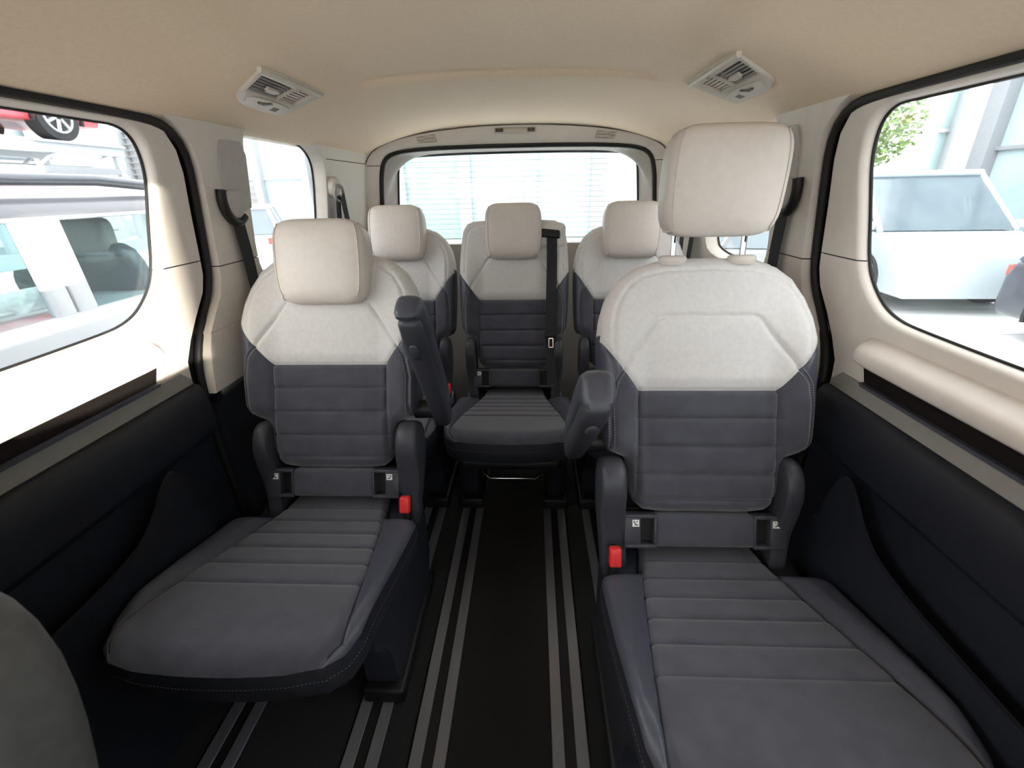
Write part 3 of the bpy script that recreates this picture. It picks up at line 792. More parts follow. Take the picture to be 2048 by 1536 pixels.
    if detail:
        q = [(p[0] * 1.012, p[1] * 1.006, h - .028) for p, h in zip(Q, hz) if p[1] < -.09]
        q.sort(key=lambda p: math.atan2(p[0], -(p[1] + .25)))
        build('skirt_stitching', stitches(q, .007), DLEATH, root, None)
    for s in (-1, 1):
        yy = np.linspace(-.085, -.545, 40); ss = s * (cush_iw(yy) + .001)
        build('seat_piping', tube([(a, b, h + .0015) for a, b, h in zip(ss, yy, cush_h(ss, yy))], .0022, 6), SKIRT, root, 60)
    # base: side covers on the rails, cross member, release bar
    for s in (-1, 1):
        prof = chaikin([(-.34, .02), (-.335, .22), (-.44, .33), (-.42, .385), (-.05, .36), (.06, .40), (.095, .30), (.085, .02)], 2, True)
        bm = loft([[(s * xx, cy + (yy - cy) * k, cz + (zz - cz) * k) for yy, zz in prof for cy, cz in ((-.15, .2),)] for xx, k in ((.150, .96), (.156, 1), (.222, 1), (.232, .97))])
        build('base_side', bm, NAVY, root, 50)
        build('rail_foot', rbox((s * .19, -.13, .032), (.11, .42, .05), .01), BLACK, root, 40)
    build('back_plate', rbox((0, .06, .33), (.38, .02, .32), .006), BLACK, root, 40)
    build('cross_member', rbox((0, -.05, .27), (.32, .12, .10), .02), BLACK, root, 40)
    build('cushion_pan', rbox((0, -.27, .33), (.40, .46, .05), .02), BLACK, root, 40)
    build('release_bar', tube([(-.145, -.28, .22), (-.125, -.33, .18), (-.10, -.345, .168), (.10, -.345, .168), (.125, -.33, .18), (.145, -.28, .22)], .007, 8), CHROME, root, 60)
    # headrest
    hb = superbox(.129, .052, .113, 5.5, 16)
    hl = lean - hr_tilt
    hs, hc = math.sin(hl), math.cos(hl)
    t0, d0 = .592 + raise_, .03
    base = B(0, .60, -.02)                                                  # posts leave the backrest here
    def H(a, b, c):   # headrest local: a across, b depth (front negative), c up from the post foot
        return (a, base[1] + c * hs + b * hc, base[2] + c * hc - b * hs)
    up = -.014 + raise_
    def HR(a, b, c):
        k = 1 - .025 * (c / .110) ** 2 - (.02 * max(0, -c / .110) ** 2)
        w = a * k
        bb = b - (.008 * (1 - (a / .126) ** 2) * (1 - (c / .110) ** 2) if b < 0 else 0)
        return H(w, bb - .036 - .012 * (c / .110), c + up)
    sid = hb.copy()
    bmesh.ops.delete(hb, geom=[f for f in hb.faces if f.material_index == 1], context='FACES')
    bmesh.ops.delete(sid, geom=[f for f in sid.faces if f.material_index == 0], context='FACES')
    edge = {1: [], -1: []}
    for e in sid.edges:
        if e.is_boundary:
            for v in e.verts: edge[1 if v.co.x > 0 else -1].append(v.co.copy())
    sid2 = sid.copy()
    bmesh.ops.delete(sid, geom=[f for f in sid.faces if f.calc_center_median().x < 0], context='FACES')
    bmesh.ops.delete(sid2, geom=[f for f in sid2.faces if f.calc_center_median().x > 0], context='FACES')
    for f in list(sid.faces) + list(sid2.faces): f.material_index = 0
    hr = build('headrest', hb, LEATH, root, 60, HR)
    build('headrest_side', sid, LEATH, hr, 60, HR); build('headrest_side', sid2, LEATH, hr, 60, HR)
    for s in (-1, 1):
        pts = sorted({(round(p.y, 5), round(p.z, 5), round(p.x, 5)) for p in edge[s]}, key=lambda p: math.atan2(p[1] / .118, p[0] / .052))
        build('headrest_piping', tube([HR(px * 1.004, py * 1.012, pz * 1.008) for py, pz, px in pts], .0017, 6, closed=True), LEATH, hr, 60)
    for s in (-1, 1):
        build('headrest_post', tube([H(s * .082, 0, -.05), H(s * .082, 0, .03 + raise_)], .0068, 12), CHROME, root, 40)
        if raise_: build('post_notch', tube([H(s * .082, -.0065, raise_ * .30), H(s * .082, -.0065, raise_ * .55)], .0022, 6), RUBBER, root, 60)
        col = bmesh.new(); ring = []
        for rr, zz in ((.010, .010), (.026, .010), (.031, .020), (.030, .027), (.025, .031), (.010, .032)):
            ring.append([H(s * .082 + rr * math.cos(q) * 1.1, rr * .75 * math.sin(q), zz) for q in np.linspace(0, 2 * math.pi, 20, endpoint=False)])
        build('post_collar', loft(ring, True, (False, True), col), LEATH, root, 50)
    # armrest on the aisle side, swung up
    if arm:
        ar = empty('armrest', (0, 0, 0), root)
        px, py, pz = arm * .312, .105, .655; el = math.radians(arm_el)
        ax = (math.cos(el), math.sin(el))
        A = lambda a, l, h: (px + a, py - l * ax[0] - h * ax[1] * -1 * -1, pz + l * ax[1] + h * ax[0] * -1)   # h > 0 = underside
        def sec(l, w, h0, h1, n=16, e=.55):
            L = []
            for q in np.linspace(0, 2 * math.pi, n, endpoint=False):
                cq, sq = math.cos(q), math.sin(q)
                L.append(A(w * math.copysign(abs(cq) ** e, cq), l, (h0 + h1) / 2 + (h1 - h0) / 2 * math.copysign(abs(sq) ** e, sq)))
            return L
        # padded top wraps over the end like a hood
        secs = [sec(l, w, a, b) for l, w, a, b in ((.0, .02, -.035, -.01), (.02, .026, -.042, .0), (.10, .029, -.046, .0), (.34, .030, -.048, .0), (.405, .030, -.046, .012), (.432, .029, -.040, .03), (.446, .026, -.030, .034), (.453, .017, -.018, .024))]
        build('armrest_pad', loft(secs), DLEATH, ar, 60)
        secs = [sec(l, w, a, b, 16, .6) for l, w, a, b in ((-.045, .018, -.02, .03), (-.03, .026, -.03, .042), (.05, .026, -.02, .040), (.25, .026, -.005, .042), (.37, .026, -.004, .040), (.415, .024, -.003, .037), (.425, .018, .004, .030))]
        build('armrest_core', loft(secs), SEATPL, ar, 60)
        secs = [sec(l, w, a, b, 12, .9) for l, w, a, b in ((.305, .004, .040, .043), (.31, .009, .039, .046), (.325, .0125, .038, .050), (.345, .0125, .038, .050), (.357, .009, .039, .046), (.361, .004, .040, .043))]
        build('armrest_button', loft(secs), SEATPL, ar, 60)
        build('armrest_pivot', tube([(arm * .235, py, pz), (arm * .325, py, pz)], .028, 18), BLACK, ar, 40)
    # buckle
    if buckle:
        bx, by, bz = buckle * .226, -.062, .440
        rot = Matrix.Rotation(math.radians(-20), 3, 'X')
        bk = build('buckle', rbox((bx, by, bz - .02), (.020, .034, .075), .006, 3, rot), BLACK, root, 40)
        build('buckle_button', rbox((bx - buckle * .001, by - .012, bz + .006), (.028, .024, .046), .005, 3, rot), RED, bk, 40)
        build('buckle_slot', rbox((bx - buckle * .012, by - .010, bz + .008), (.004, .015, .030), .001, 1, rot), CHROME, bk, None)
        build('buckle_strap', tube([(bx, by + .02, bz - .05), (bx, by + .05, .33), (bx, by + .06, .27)], .016, 8, flat=.2, updir=(0, 1, 0)), WEB, bk, 50)
    # belt coming out of the shoulder
    if belt:
        build('belt_shoulder', rbox((0, 0, 0), (.125, .075, .105), .022, 4), LIGHTF, root, 40, lambda a, b, c: B(a + .178, c + .575, -b - .018))
        g = build('belt_guide', rbox((0, 0, 0), (.096, .030, .034), .008, 3), BLACK, root, 40, lambda a, b, c: B(a + .165, c + .578 - a * .1, -b + .022))
        pts = [(.175, .578, .034), (.176, .54, .026), (.176, .48, .030), (.175, .40, .034), (.173, .32, .036), (.171, .2, .036), (.170, .10, .038), (.172, .02, .040), (.18, -.06, .045)]
        web = bmesh.new(); rr = []
        for s, t, d in pts: rr.append([B(s - .0235, t, d), B(s + .0235, t, d), B(s + .0235, t, d - .002), B(s - .0235, t, d - .002)])
        build('belt_webbing', loft(rr, True, (True, True), web), WEB, root, None)
        tg_ = build('belt_tongue', rbox((0, 0, 0), (.058, .014, .022), .005, 3), BLACK, root, 40, lambda a, b, c: B(a + .170, c + .150, -b + .042))
        tm = bmesh.new()
        for (cx, cz, w, h) in ((-.0095, 0, .005, .044), (.0095, 0, .005, .044), (0, -.019, .024, .006), (0, .019, .024, .006)): rbox((cx, 0, cz), (w, .003, h), .001, 1, None, tm)
        build('tongue_plate', tm, CHROME, tg_, None, lambda a, b, c: B(a + .172, c + .116, -b + .046))
    return root

make_seat(.5, .91, .363, 'front-row seat with headrest pulled up on chrome posts, beside the right door', raise_=.200, arm=-1, arm_el=41, buckle=-1, hr_tilt=.27)
make_seat(-.5, 1.094, .348, 'seat with lowered headrest and long upright armrest, beside the left sliding door', arm=1, arm_el=56, buckle=1)
set_outline(True)
mid = make_seat(0, 1.89, .292, 'middle seat of the rear row with a black belt coming from its shoulder', belt=True)
set_outline(False)
rl_ = make_seat(-.5, 1.89, .292, 'rear-row seat at the left, mostly hidden behind the seat with the upright armrest', buckle=1, detail=False)
rr_ = make_seat(.5, 1.89, .292, 'rear-row seat at the right, mostly hidden behind the seat with the raised headrest', buckle=-1, detail=False)

for o in (mid, rl_, rr_): o.scale = (.932, 1, 1)

# front seats; the shoulder of one reaches into the lower left corner
FRONTF = mat('front_seat_fabric', (.11, .11, .112), .7, (.095, .095, .097), 60, .1, 900)
def front_seat(x, y, label):
    fs = empty('front_seat', (x, y, 0)); tag(fs, label, 'seat')
    def add(nm, bm, fn):
        for f in bm.faces: f.material_index = 0
        return build(nm, bm, FRONTF, fs, 60, fn)
    add('front_seat_back', superbox(.235, .075, .33, 4, 14), lambda a, b, c: (a * (1 - .06 * max(0, c / .33) ** 2), b + .05 + .09 * (c / .33), .592 + c))
    add('front_seat_cushion', superbox(.25, .26, .09, 5, 10), lambda a, b, c: (a, b - .22, .36 + c))
    add('front_headrest', superbox(.12, .05, .095, 6, 10), lambda a, b, c: (a, b + .16, 1.06 + c))
    for s in (-1, 1): build('front_headrest_post', tube([(s * .07, .13, .84), (s * .07, .16, 1.0)], .007, 8), CHROME, fs, 60)
    build('front_seat_base', rbox((0, -.2, .14), (.4, .4, .27), .03), BLACK, fs, 40)
front_seat(-.605, .14, 'dark grey back of a front seat in the lower left corner')

# ------------------------------------------------------------------ ceiling vents
def ceiling_vent(side, label):
    I0 = Vector((side * .487, 1.118, 0)); I1 = Vector((side * .487, 1.436, 0)); O1 = Vector((side * .648, 1.490, 0)); O0 = Vector((side * .640, 1.25, 0))
    for v in (I0, I1, O1, O0): v.z = ceil_z(v.x, v.y)
    e1 = (I1 - I0).normalized(); nn = (O1 - I0).cross(e1).normalized()
    if nn.z > 0: nn = -nn
    e2 = nn.cross(e1).normalized()
    if e2.x * side < 0: e2 = -e2
    root = empty('air_vent', I0); tag(root, label, 'vent', 'headliner air vents')
    loc = lambda a, b, c: (e1 * a + e2 * b + nn * (c - .0075))     # a along, b outward, c below the ceiling
    # a slightly lifted frame: outline in (a, b)
    OUTV = VENT_OUT
    op = [(.050, .030), (.305, .030), (.324, .098), (.095, .098)]
    # frame: ring between outline and opening, plus rim
    cen = (.205, .064); ang = loop_angles([OUTV, op], cen, 80)
    O = polar_loop(OUTV, cen, ang); I = polar_loop(op, cen, ang); n = len(ang)
    bm = bmesh.new()
    rings = [[(p[0], p[1], -.004) for p in O], [(p[0], p[1], .007) for p in O], [(p[0] * .98 + cen[0] * .02, p[1] * .98 + cen[1] * .02, .011) for p in O]]
    rings += [[(o[0] * f + i[0] * (1 - f), o[1] * f + i[1] * (1 - f), .011 - .001 * (1 - f)) for o, i in zip(O, I)] for f in (.6, .25)]
    rings += [[(p[0], p[1], .008) for p in I], [(p[0], p[1], -.012) for p in I]]
    loft([[loc(*p) for p in r] for r in rings], True, (False, False), bm)
    build('vent_frame', bm, VENTW, root, 45)
    build('vent_recess', loft([[loc(a, b, -.012) for a, b in op], [loc(a, b, -.014) for a, b in op]]), BLACK, root, None)
    # inner raised edge bar
    build('edge_bar', tube([loc(.004 + k * .31 / 6, .010, .011) for k in range(7)], .0075, 8, flat=.8), VENTW, root, 60)
    # slats: long dark-gapped ones at the front, short pale ones at the rear
    for k in range(6):
        b = .0365 + k * .0112
        s0 = .054 + (b - .030) * .66; s1 = .212 + (b - .030) * .30; s2 = .304 + (b - .030) * .28
        for nm, a0, a1, tilt, m in (('slat', s0, s1 - .002, .35, SHELL), ('slat', s1 + .002, s2, -.15, VENTW)):
            bm = bmesh.new(); w, th = (.0055 if a0 == s0 else .0080), .0016
            c, s = math.cos(tilt), math.sin(tilt); q = []
            for a in (a0, a1):
                q.append([loc(a, b + (u * c - v * s), .001 + (u * s + v * c)) for u, v in ((-w / 2, -th / 2), (w / 2, -th / 2), (w / 2, th / 2), (-w / 2, th / 2))])
            build(nm, loft(q, True, (True, True), bm), m, root, None)
    build('divider', loft([[loc(.212 + db * .3 + da, .030 + db, h) for da, h in ((-.0015, -.01), (.0015, -.01), (.0015, .008), (-.0015, .008))] for db in (0, .068)]), VENTW, root, None)
    tb = [(.125, .060), (.175, .060), (.182, .066), (.172, .075), (.135, .075)]
    build('slider_tab', loft([[loc(a, b, .006) for a, b in tb], [loc(a, b, .013) for a, b in tb]]), VENTW, root, None)
    build('thumb_wheel', tube([loc(.205, .019, .007), loc(.205, .026, .007)], .009, 16), GREYT, root, 40)
    # outer cover with lamp symbol and switch print
    cov = chaikin([(.118, .106), (.338, .106), (.352, .154), (.27, .156), (.18, .152), (.142, .140)], 2, True)
    build('lamp_cover', loft([[loc(a, b, .010) for a, b in cov], [loc(a, b, .0125) for a, b in cov]]), VENTW, root, None)
    hl_ = [(.180, .126), (.187, .121), (.200, .124), (.222, .112), (.232, .113), (.228, .120), (.214, .131), (.203, .130), (.190, .130)]
    build('lamp_switch', loft([[loc(a, b, .0125) for a, b in hl_], [loc(a, b, .0145) for a, b in hl_]]), INK, root, None)
    bm = bmesh.new()
    for b in (.127, .132, .137, .142):
        loft([[loc(.262 + (b - .127) * .4, b, .0126), loc(.292 + (b - .127) * .4, b, .0126), loc(.293 + (b - .127) * .4, b + .0028, .0126), loc(.263 + (b - .127) * .4, b + .0028, .0126)],
              [loc(.262 + (b - .127) * .4, b, .0131), loc(.292 + (b - .127) * .4, b, .0131), loc(.293 + (b - .127) * .4, b + .0028, .0131), loc(.263 + (b - .127) * .4, b + .0028, .0131)]], bm=bm)
    build('lamp_icon', bm, INK, root, None)
ceiling_vent(-1, 'pale slatted air vent in the headliner above the left sliding door')
ceiling_vent(1, 'pale slatted air vent in the headliner above the raised headrest')

# ------------------------------------------------------------------ belts on the pillars
def ribbon(pts, w, th=.002, wdir=(0, 1, 0)):
    bm = bmesh.new(); R = []; wd = Vector(wdir)
    P = [Vector(p) for p in pts]
    for i, p in enumerate(P):
        t = (P[min(i + 1, len(P) - 1)] - P[max(i - 1, 0)]).normalized(); a = (wd - t * wd.dot(t)).normalized(); b = t.cross(a)
        R.append([p - a * w / 2 - b * th / 2, p + a * w / 2 - b * th / 2, p + a * w / 2 + b * th / 2, p - a * w / 2 + b * th / 2])
    return loft(R, True, (True, True), bm)
def c_belt(side, label):
    X = lambda z, d: side * (wq(z) - d)
    root = empty('seat_belt', (X(1.2, .01), 1.33, 1.2)); tag(root, label, 'seat belt', 'belts on the pillars')
    lc = lambda x, y, z: (x - X(1.2, .01), y - 1.33, z - 1.2)
    # black slot curving round the pale height adjuster
    c = chaikin([(1.283, 1.262), (1.283, 1.23), (1.297, 1.20), (1.325, 1.178), (1.35, 1.175), (1.375, 1.19)], 2)
    build('belt_slot', tube([(X(z, .012), y, z) for y, z in c], [.013] * len(c), 8, flat=1.0), BLACK, root, 60, lc)
    kn = chaikin([(1.293, 1.262), (1.385, 1.262), (1.385, 1.215), (1.365, 1.19), (1.335, 1.185), (1.308, 1.202), (1.295, 1.23)], 2, True)
    build('height_adjuster', loft([[(X(z, -.004), y, z) for y, z in kn], [(X(z, .016), y, z) for y, z in kn], [(X(z, .021), 1.34 + (y - 1.34) * .85, 1.225 + (z - 1.225) * .85) for y, z in kn]]), GREYT, root, 45, lc)
    pts = [(X(1.19, .016), 1.335, 1.195), (X(1.15, .016), 1.345, 1.15), (X(1.1, .016), 1.36, 1.09), (X(1.0, .02), 1.375, 1.0), (X(.85, .03), 1.385, .85), (X(.6, .05), 1.39, .62)]
    build('belt_webbing', ribbon(pts, .052), WEB, root, None, lc)
c_belt(-1, 'black seat belt hanging from the left pillar behind the sliding door')
c_belt(1, 'black seat belt hanging from the right pillar, half hidden by the raised headrest')
def d_belt(side, label):
    X = lambda z, d: side * (wq(z) - d)
    root = empty('seat_belt', (X(1.27, .02), 2.05, 1.27)); tag(root, label, 'seat belt', 'belts on the pillars')
    lc = lambda x, y, z: (x - X(1.27, .02), y - 2.05, z - 1.27)
    ov = [(2.035 + .036 * math.cos(q), 1.268 + .040 * math.sin(q)) for q in np.linspace(0, 2 * math.pi, 24, endpoint=False)]
    build('belt_anchor', loft([[(X(z, -.003), y, z) for y, z in ov], [(X(z, .018), y, z) for y, z in ov], [(X(z, .03), 2.035 + (y - 2.035) * .7, 1.268 + (z - 1.268) * .7) for y, z in ov]]), LEATH, root, 60, lc)
    lp = [(2.035 + .045 * math.cos(q), 1.245 + .030 * math.sin(q)) for q in np.linspace(0, 2 * math.pi, 24, endpoint=False)]
    build('belt_loop', tube([(X(z, .034), y, z) for y, z in lp], .006, 8, closed=True), SHELL, root, 60, lc)
    build('belt_webbing', ribbon([(X(1.25, .034), 2.02, 1.235), (X(1.2, .03), 2.03, 1.18), (X(1.1, .02), 2.06, 1.05), (X(.9, .02), 2.16, .8)], .046), WEB, root, None, lc)
    build('belt_webbing', ribbon([(X(1.25, .04), 2.05, 1.235), (X(1.2, .036), 2.09, 1.16), (X(1.1, .034), 2.15, 1.04), (X(.95, .03), 2.22, .9)], .046), WEB, root, None, lc)
d_belt(-1, 'black belt hanging from a pale oval anchor beside the tailgate, left')
d_belt(1, 'black belt hanging from a pale oval anchor beside the tailgate, right')

# ------------------------------------------------------------------ outside
GZ = -.45
PAVE = mat('pale_paving', (.78, .77, .74), .8, (.72, .71, .69), 3, .1, 60)
ASPH = mat('asphalt', (.20, .20, .21), .9, (.16, .16, .17), 6, .2, 90)
def paint(name, c, r=.3): return mat(name, c, r, tuple(k * .96 for k in c), 3, coat=.4)
P_WHITE = paint('white_paint', (.52, .54, .56)); P_RED = paint('red_paint', (.60, .06, .08)); P_DARK = paint('dark_paint', (.06, .065, .08))
P_PALE = paint('pale_blue_paint', (.52, .60, .64)); P_SILV = paint('silver_paint', (.26, .265, .275)); P_GREY = paint('grey_paint', (.11, .11, .12))
CGLASS = mat('car_glass', (.16, .20, .22), .08, (.13, .17, .19), 2, spec=.7)
TINT = glass('tinted_car_glass', (.86, .94, .94))
TYRE = mat('tyre', (.03, .03, .032), .85); RIM = mat('alloy_rim', (.62, .63, .65), .3, metal=.6)
WALLW = mat('white_render', (.64, .64, .63), .8, (.60, .60, .59), 2)
PANEC = mat('pale_cyan_glazing', (.44, .55, .58), .25, (.38, .49, .52), .8, spec=.6)
PANED = mat('grey_glazing', (.17, .21, .23), .2, (.13, .17, .19), .8, spec=.6)
PANEG = mat('green_glazing', (.33, .48, .43), .25, (.27, .41, .36), .8, spec=.6)
COLM = mat('grey_column', (.30, .31, .33), .6); STEELW = mat('white_steel', (.40, .42, .44), .4, (.37, .39, .41))
LEAF = mat('leaves', (.20, .31, .10), .6, (.30, .42, .16), 6); BARK = mat('bark', (.16, .12, .09), .9)
REDS = mat('red_sign', (.65, .10, .08), .5); LOUV = mat('louvre_grey', (.28, .29, .31), .5, (.25, .26, .28))

gd = build('ground', rbox((0, 6, GZ - .06), (70, 60, .1)), ASPH, None, None); tag(gd, 'asphalt and pale paving around the van', kind='structure')
build('paving', rbox((6.5, 6, GZ - .005), (7.2, 26, .012)), PAVE, gd, None)
build('paving', rbox((-3, 14.5, GZ - .006), (30, 23, .010)), PAVE, gd, None)  # carried up close to the tailgate to bounce light onto the rear ceiling
build('paving', rbox((0, -12, GZ - .006), (30, 18, .010)), PAVE, gd, None)  # unseen pale ground ahead, added to brighten the front of the ceiling
bm = bmesh.new()
for k in range(-14, 30): rbox((4.3, k * .6, GZ + .001), (6.0, .012, .003), 0, 1, None, bm)
build('paving_joints', bm, COLM, gd, None)

def car(name, label, loc, rz, L, W, H, body, van=False, cat='car', group='parked cars', light=REDS):
    root = empty(name, loc); root.rotation_euler = (0, 0, rz); tag(root, label, cat, group)
    bz = H * (.56 if van else .60); h = L / 2
    prof = [(-h, .34), (-h + .01, bz * .8), (-h + .10, bz), (h * .55 if not van else h * .70, bz), (h * .80, bz * .90), (h * .97, bz * .74), (h, bz * .45), (h - .06, .24), (-h + .08, .24)]
    b_ = build('car_body', prism(prof, -W / 2, W / 2, 'y', .07, 3), body, root, 40)
    lo = ((-h + .12), h * (.46 if not van else .66)); up = ((-h + (.20 if van else .42)), h * (.06 if not van else .34))
    wl, wu = W / 2 - .05, W / 2 - (.20 if not van else .13); zt = H - .07
    build('car_roof', rbox(((up[0] + up[1]) / 2, 0, H - .045), (up[1] - up[0] + .06, wu * 2 + .05, .09), .04, 3), body, root, 40)
    q = lambda x, s, f: Vector((x, s * (wl * (1 - f) + wu * f), bz + (zt - bz) * f))
    for s in (-1, 1):
        nb = 3 if van else 2
        xa = np.linspace(lo[0], lo[1], nb + 1); xb = np.linspace(up[0], up[1], nb + 1)
        for k in range(nb + 1):
            build('car_pillar', tube([q(xa[k], s, 0), q(xb[k], s, 1)], .038, 6), body, root, 60)
        for k in range(nb):
            a, b, c, d = q(xa[k], s, .02), q(xa[k + 1], s, .02), q(xb[k + 1], s, .98), q(xb[k], s, .98); n = Vector((0, s * .012, 0))
            build('car_window', loft([[a, b, c, d], [a - n, b - n, c - n, d - n]]), CGLASS, root, None)
    for x0, x1 in ((lo[1], up[1]), (lo[0], up[0])):
        a, b, c, d = q(x0, -1, .02), q(x0, 1, .02), q(x1, 1, .98), q(x1, -1, .98); n = Vector((.012 if x0 > 0 else -.012, 0, 0))
        build('car_windscreen', loft([[a, b, c, d], [a - n, b - n, c - n, d - n]]), CGLASS, root, None)
    for sx in (-.62, .62):
        for s in (-1, 1):
            w = build('car_wheel', tube([(sx * h, s * (W / 2 - .20), .33), (sx * h, s * (W / 2 + .015), .33)], .33, 28), TYRE, root, 40)
            rim = bmesh.new(); tube([(sx * h, s * (W / 2 - .05), .33), (sx * h, s * (W / 2 + .008), .33)], .08, 16, rim)
            tube([(sx * h + .215 * math.cos(t), s * (W / 2 + .012), .33 + .215 * math.sin(t)) for t in np.linspace(0, 2 * math.pi, 28, endpoint=False)], .022, 6, rim, True)
            for t in range(7):
                u = t * 2 * math.pi / 7
                tube([(sx * h + .05 * math.cos(u), s * (W / 2 + .018), .33 + .05 * math.sin(u)), (sx * h + .21 * math.cos(u), s * (W / 2 + .018), .33 + .21 * math.sin(u))], .026, 6, rim)
            build('wheel_rim', rim, RIM, w, 60)
            arch = [(sx * h + .39 * math.cos(t), s * (W / 2 + .004), .33 + .39 * math.sin(t)) for t in np.linspace(-.25, math.pi + .25, 20)]
            build('wheel_arch', tube(arch, .03, 6), BLACK, root, 60)
    for s in (-1, 1):
        build('tail_light', rbox((-h + .02, s * (W / 2 - .16), bz * .86), (.07, .24, .13), .02), light, root, 40)
        build('head_light', rbox((h * .93, s * (W / 2 - .20), bz * .66), (.16, .28, .12), .03), CHROME, root, 40)
        build('door_mirror', rbox((lo[1] - .1, s * (W / 2 + .07), bz + .08), (.12, .16, .12), .03), body, root, 40)
    return root

# neighbour standing close to the left sliding door: hollow cabin with seats
nb = empty('estate_car', (-2.35, 1.6, GZ)); tag(nb, 'white car with grey roof parked close outside the left sliding door', 'car', 'parked cars')
nl = lambda x, y, z: (x + 2.35, y - 1.6, z - GZ)
SX = -2.0
build('car_body', prism([(-.95, .30 + GZ), (-.97, .72), (-.95, .76), (3.6, .76), (3.9, .70), (4.0, .25), (3.95, .25 + GZ), (-.9, .25 + GZ)], -2.95, SX + .03, 'x', .05, 3), P_WHITE, nb, 40, nl)
secs = []
for y, k in ((-.7, .4), (-.55, .8), (-.2, .97), (.6, 1), (1.8, 1), (2.6, .98), (3.0, .9), (3.25, .7)):
    z1 = 1.18 + .10 * k
    secs.append([(SX - .03, y, 1.165), (SX - .035, y, 1.19), (SX - .09, y, z1 - .03), (SX - .2, y, z1), (-2.5, y, z1 + .03), (-2.8, y, z1), (-2.93, y, 1.19), (-2.93, y, 1.165)])
build('car_roof', loft(secs), P_GREY, nb, 60, nl)
for x in (SX - .10, -2.86):
    build('roof_rail', tube([(x, -.3, 1.27), (x, -.1, 1.315), (x, 1.0, 1.325), (x, 2.4, 1.325), (x, 2.75, 1.30), (x, 2.9, 1.26)], .026, 8), P_DARK, nb, 60, nl)
    build('drip_strip', tube([(x + (.075 if x > -2.4 else -.075), y, 1.166) for y in np.linspace(-.6, 3.2, 8)], .010, 6), P_WHITE, nb, 60, nl)
for x in (SX - .03, -2.93):
    for y0, y1 in ((1.885, 1.975), (1.99, 2.085), (-.75, -.62), (3.15, 3.3)):
        build('door_pillar', prism([(y0, .75), (y1, .75), (y1 - .03, 1.17), (y0 - .03, 1.17)], x - .02, x + .02, 'x', .006), P_WHITE, nb, 40, nl)
    for nm, y0, y1 in (('front_pane', -.6, 1.87), ('rear_pane', 2.09, 3.12)):
        build(nm, prism([(y0, .75), (y1, .75), (y1 - .03, 1.165), (y0 - .03, 1.165)], x - .004, x + .004, 'x'), TINT, nb, None, nl)
for y in (1.55, 2.55):
    hb = superbox(.20, .07, .30, 5, 8); build('car_seat', hb, P_GREY, nb, 60, lambda a, b, c, y=y: nl(-2.3 + a, y + b - c * .2, .72 + c))
    hb = superbox(.12, .05, .09, 5, 8); build('car_headrest', hb, SHELL, nb, 60, lambda a, b, c, y=y: nl(-2.3 + a, y + b - .08, 1.06 + c))
for o in nb.children:
    for p in o.data.polygons: p.material_index = 0
for y in (-.1, 3.1):
    for x in (SX + .0, -2.95): build('car_wheel', tube([(x - .12, y, GZ + .33), (x + .06, y, GZ + .33)], .33, 24), TYRE, nb, 40, nl)

# car carrier with a red car on its upper deck
tr = empty('car_carrier', (-7.6, 6.5, GZ)); tag(tr, 'white steel car carrier with an open upper deck, left of the van', 'truck')
kl = lambda x, y, z: (x + 7.6, y - 6.5, z - GZ)
for x in (-6.95, -8.25):
    build('deck_beam', rbox((x, 6.1, 1.93), (.12, 4.7, .16), .015), STEELW, tr, 40, kl)
    build('lower_beam', rbox((x, 6.1, 1.62), (.08, 4.7, .10), .01), LOUV, tr, 40, kl)
    build('chassis_beam', rbox((x, 6.1, .45), (.14, 5.2, .20), .015), STEELW, tr, 40, kl)
    for y in (3.9, 6.1, 8.33): build('carrier_post', rbox((x, y, 1.15), (.09, .11, 1.5), .01), STEELW, tr, 40, kl)
    for y in (4.3, 5.2, 6.9, 7.8): build('carrier_brace', tube([(x, y, 1.65), (x, y + .35, 1.88)], .025, 6), STEELW, tr, 60, kl)
    for y in (4.3, 7.6): build('carrier_wheel', tube([(x - .14, y, GZ + .42), (x + .14, y, GZ + .42)], .42, 24), TYRE, tr, 40, kl)
build('deck_plate', rbox((-7.6, 6.1, 2.0), (1.5, 4.7, .03)), STEELW, tr, 40, kl)
car('red_car', 'red car standing on the upper deck of the car carrier', (-7.6, 6.15, 2.015), math.pi / 2, 4.1, 1.40, 1.45, P_RED)

def building(label, origin, rz, bays, bay, height, rows, mats, wall, plinth=.35, colw=.16, depth=3, colmat=None, cat='building', louvre=(), pick=None):
    """facade along local +x facing local -y; each pane and column its own part"""
    root = empty('building', origin); root.rotation_euler = (0, 0, rz); tag(root, label, cat)
    Lh = bays * bay; rnd = random.Random(len(label))
    build('building_core', rbox((Lh / 2, depth / 2 + .12, height / 2), (Lh, depth, height), .02), wall, root, 40)
    build('plinth', rbox((Lh / 2, .05, plinth / 2), (Lh, .22, plinth), .01), wall, root, 40)
    build('parapet', rbox((Lh / 2, .0, height - .2), (Lh + .2, .4, .4), .02), wall, root, 40)
    rh = (height - .4 - plinth) / rows
    for i in range(bays + 1):
        build('column', rbox((i * bay, -.04, height / 2), (colw, .26, height), .01), colmat or wall, root, 40)
    for r in range(rows):
        if r: build('transom', rbox((Lh / 2, .02, plinth + r * rh), (Lh, .10, .07), .005), colmat or wall, root, 40)
        for i in range(bays):
            if (i, r) in louvre:
                for k in range(8):
                    build('louvre', rbox(((i + .5) * bay, .0, plinth + r * rh + .08 + k * (rh - .1) / 8), (bay - colw, .10, .05), .005), LOUV, root, 40)
                continue
            build('pane', rbox(((i + .5) * bay, .07, plinth + (r + .5) * rh), (bay - colw + .02, .03, rh - .06), .002, 1), (pick or {}).get(i) or mats[rnd.randrange(len(mats))], root, None)
    return root
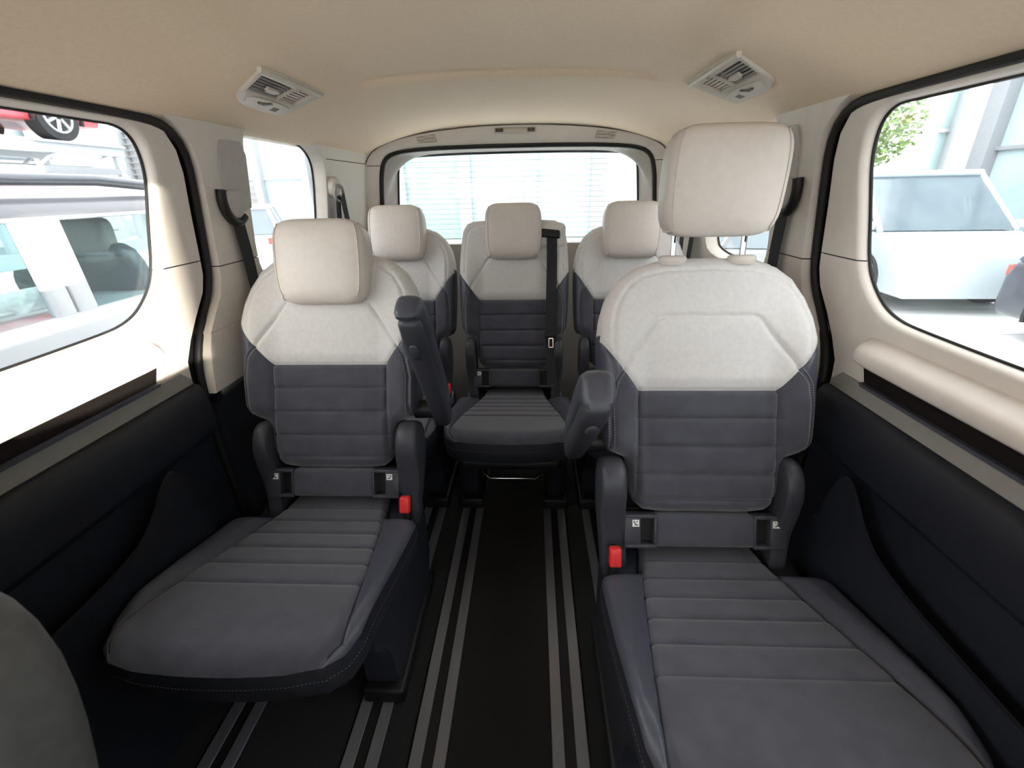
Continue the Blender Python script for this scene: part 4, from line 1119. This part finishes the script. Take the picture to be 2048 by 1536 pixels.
# showroom right of the van, runs along y; unseen end extended to block sun at the side windows
building('glazed showroom with grey columns and pale cyan panes outside the right window', (8.6, 9.9, GZ), -math.pi / 2, 11, 1.580, 6.2, 3, (PANEC, PANEC, PANEG, PANED), WALLW, .4, .34, 3, COLM)
building('bright glazed hall with white columns seen through the tailgate window', (-5.2, 13.2, GZ), 0, 11, 1.75, 5.6, 2, (PANEC, PANEC, WALLW), WALLW, .4, .34, 3, STEELW, pick={1: PANEG, 0: PANEG})
building('white building with slatted shutters seen past the car carrier', (-15.5, 0, GZ), math.pi / 2, 8, 2.2, 7.5, 3, (WALLW, WALLW, PANED), WALLW, .5, .2, 3, WALLW)
building('white hall with louvred panels seen through the left rear side window', (-15.2, 18.5, GZ), -.25, 5, 2.0, 6.0, 3, (PANEC, WALLW), WALLW, .4, .3, 3, STEELW, louvre=((1, 0), (1, 1), (2, 0), (0, 1)))
car('reflected_van', 'pale blue van outside the right window, standing in for a reflection in the showroom glass', (6.0, 8.6, GZ), -math.pi / 2 - .04, 4.9, 1.9, 1.83, P_PALE, van=True, cat='van')  # solid van added in place of the cabin's own reflection in the glazing
car('dark_car', 'dark car beside the pale van outside the right window', (6.4, 3.4, GZ), -math.pi / 2, 4.3, 1.8, 1.42, P_DARK)
car('white_car', 'white car parked beyond the left rear side window', (-7.0, 11.6, GZ), 2.0, 4.2, 1.8, 1.45, P_WHITE)
car('silver_car', 'silver car parked outside behind the tailgate', (2.4, 7.6, GZ), 2.9, 4.2, 1.75, 1.45, P_SILV)

def tree(label, loc, h, r):
    root = empty('tree', loc); tag(root, label, 'tree', 'young trees')
    build('trunk', tube([(0, 0, 0), (.03, .02, h * .4), (0, .05, h * .75)], [.07, .055, .03], 8), BARK, root, 60)
    bm = bmesh.new(); rnd = random.Random(h)
    for k in range(1600):
        while True:
            p = Vector((rnd.uniform(-1, 1), rnd.uniform(-1, 1), rnd.uniform(-1, 1)))
            if .3 < p.length < 1: break
        c = Vector((p.x * r, p.y * r, h * .72 + p.z * r * 1.2)); a = Vector((rnd.uniform(-1, 1), rnd.uniform(-1, 1), rnd.uniform(-1, 1))).normalized() * .07; b = a.orthogonal().normalized() * .04
        bm.faces.new([bm.verts.new(c - a), bm.verts.new(c + b), bm.verts.new(c + a), bm.verts.new(c - b)])
    f = build('foliage', bm, LEAF, root, None, recalc=False); f['kind'] = 'stuff'
tree('slender leafy tree beside the showroom outside the right window', (7.9, 12.0, GZ), 4.0, .8)
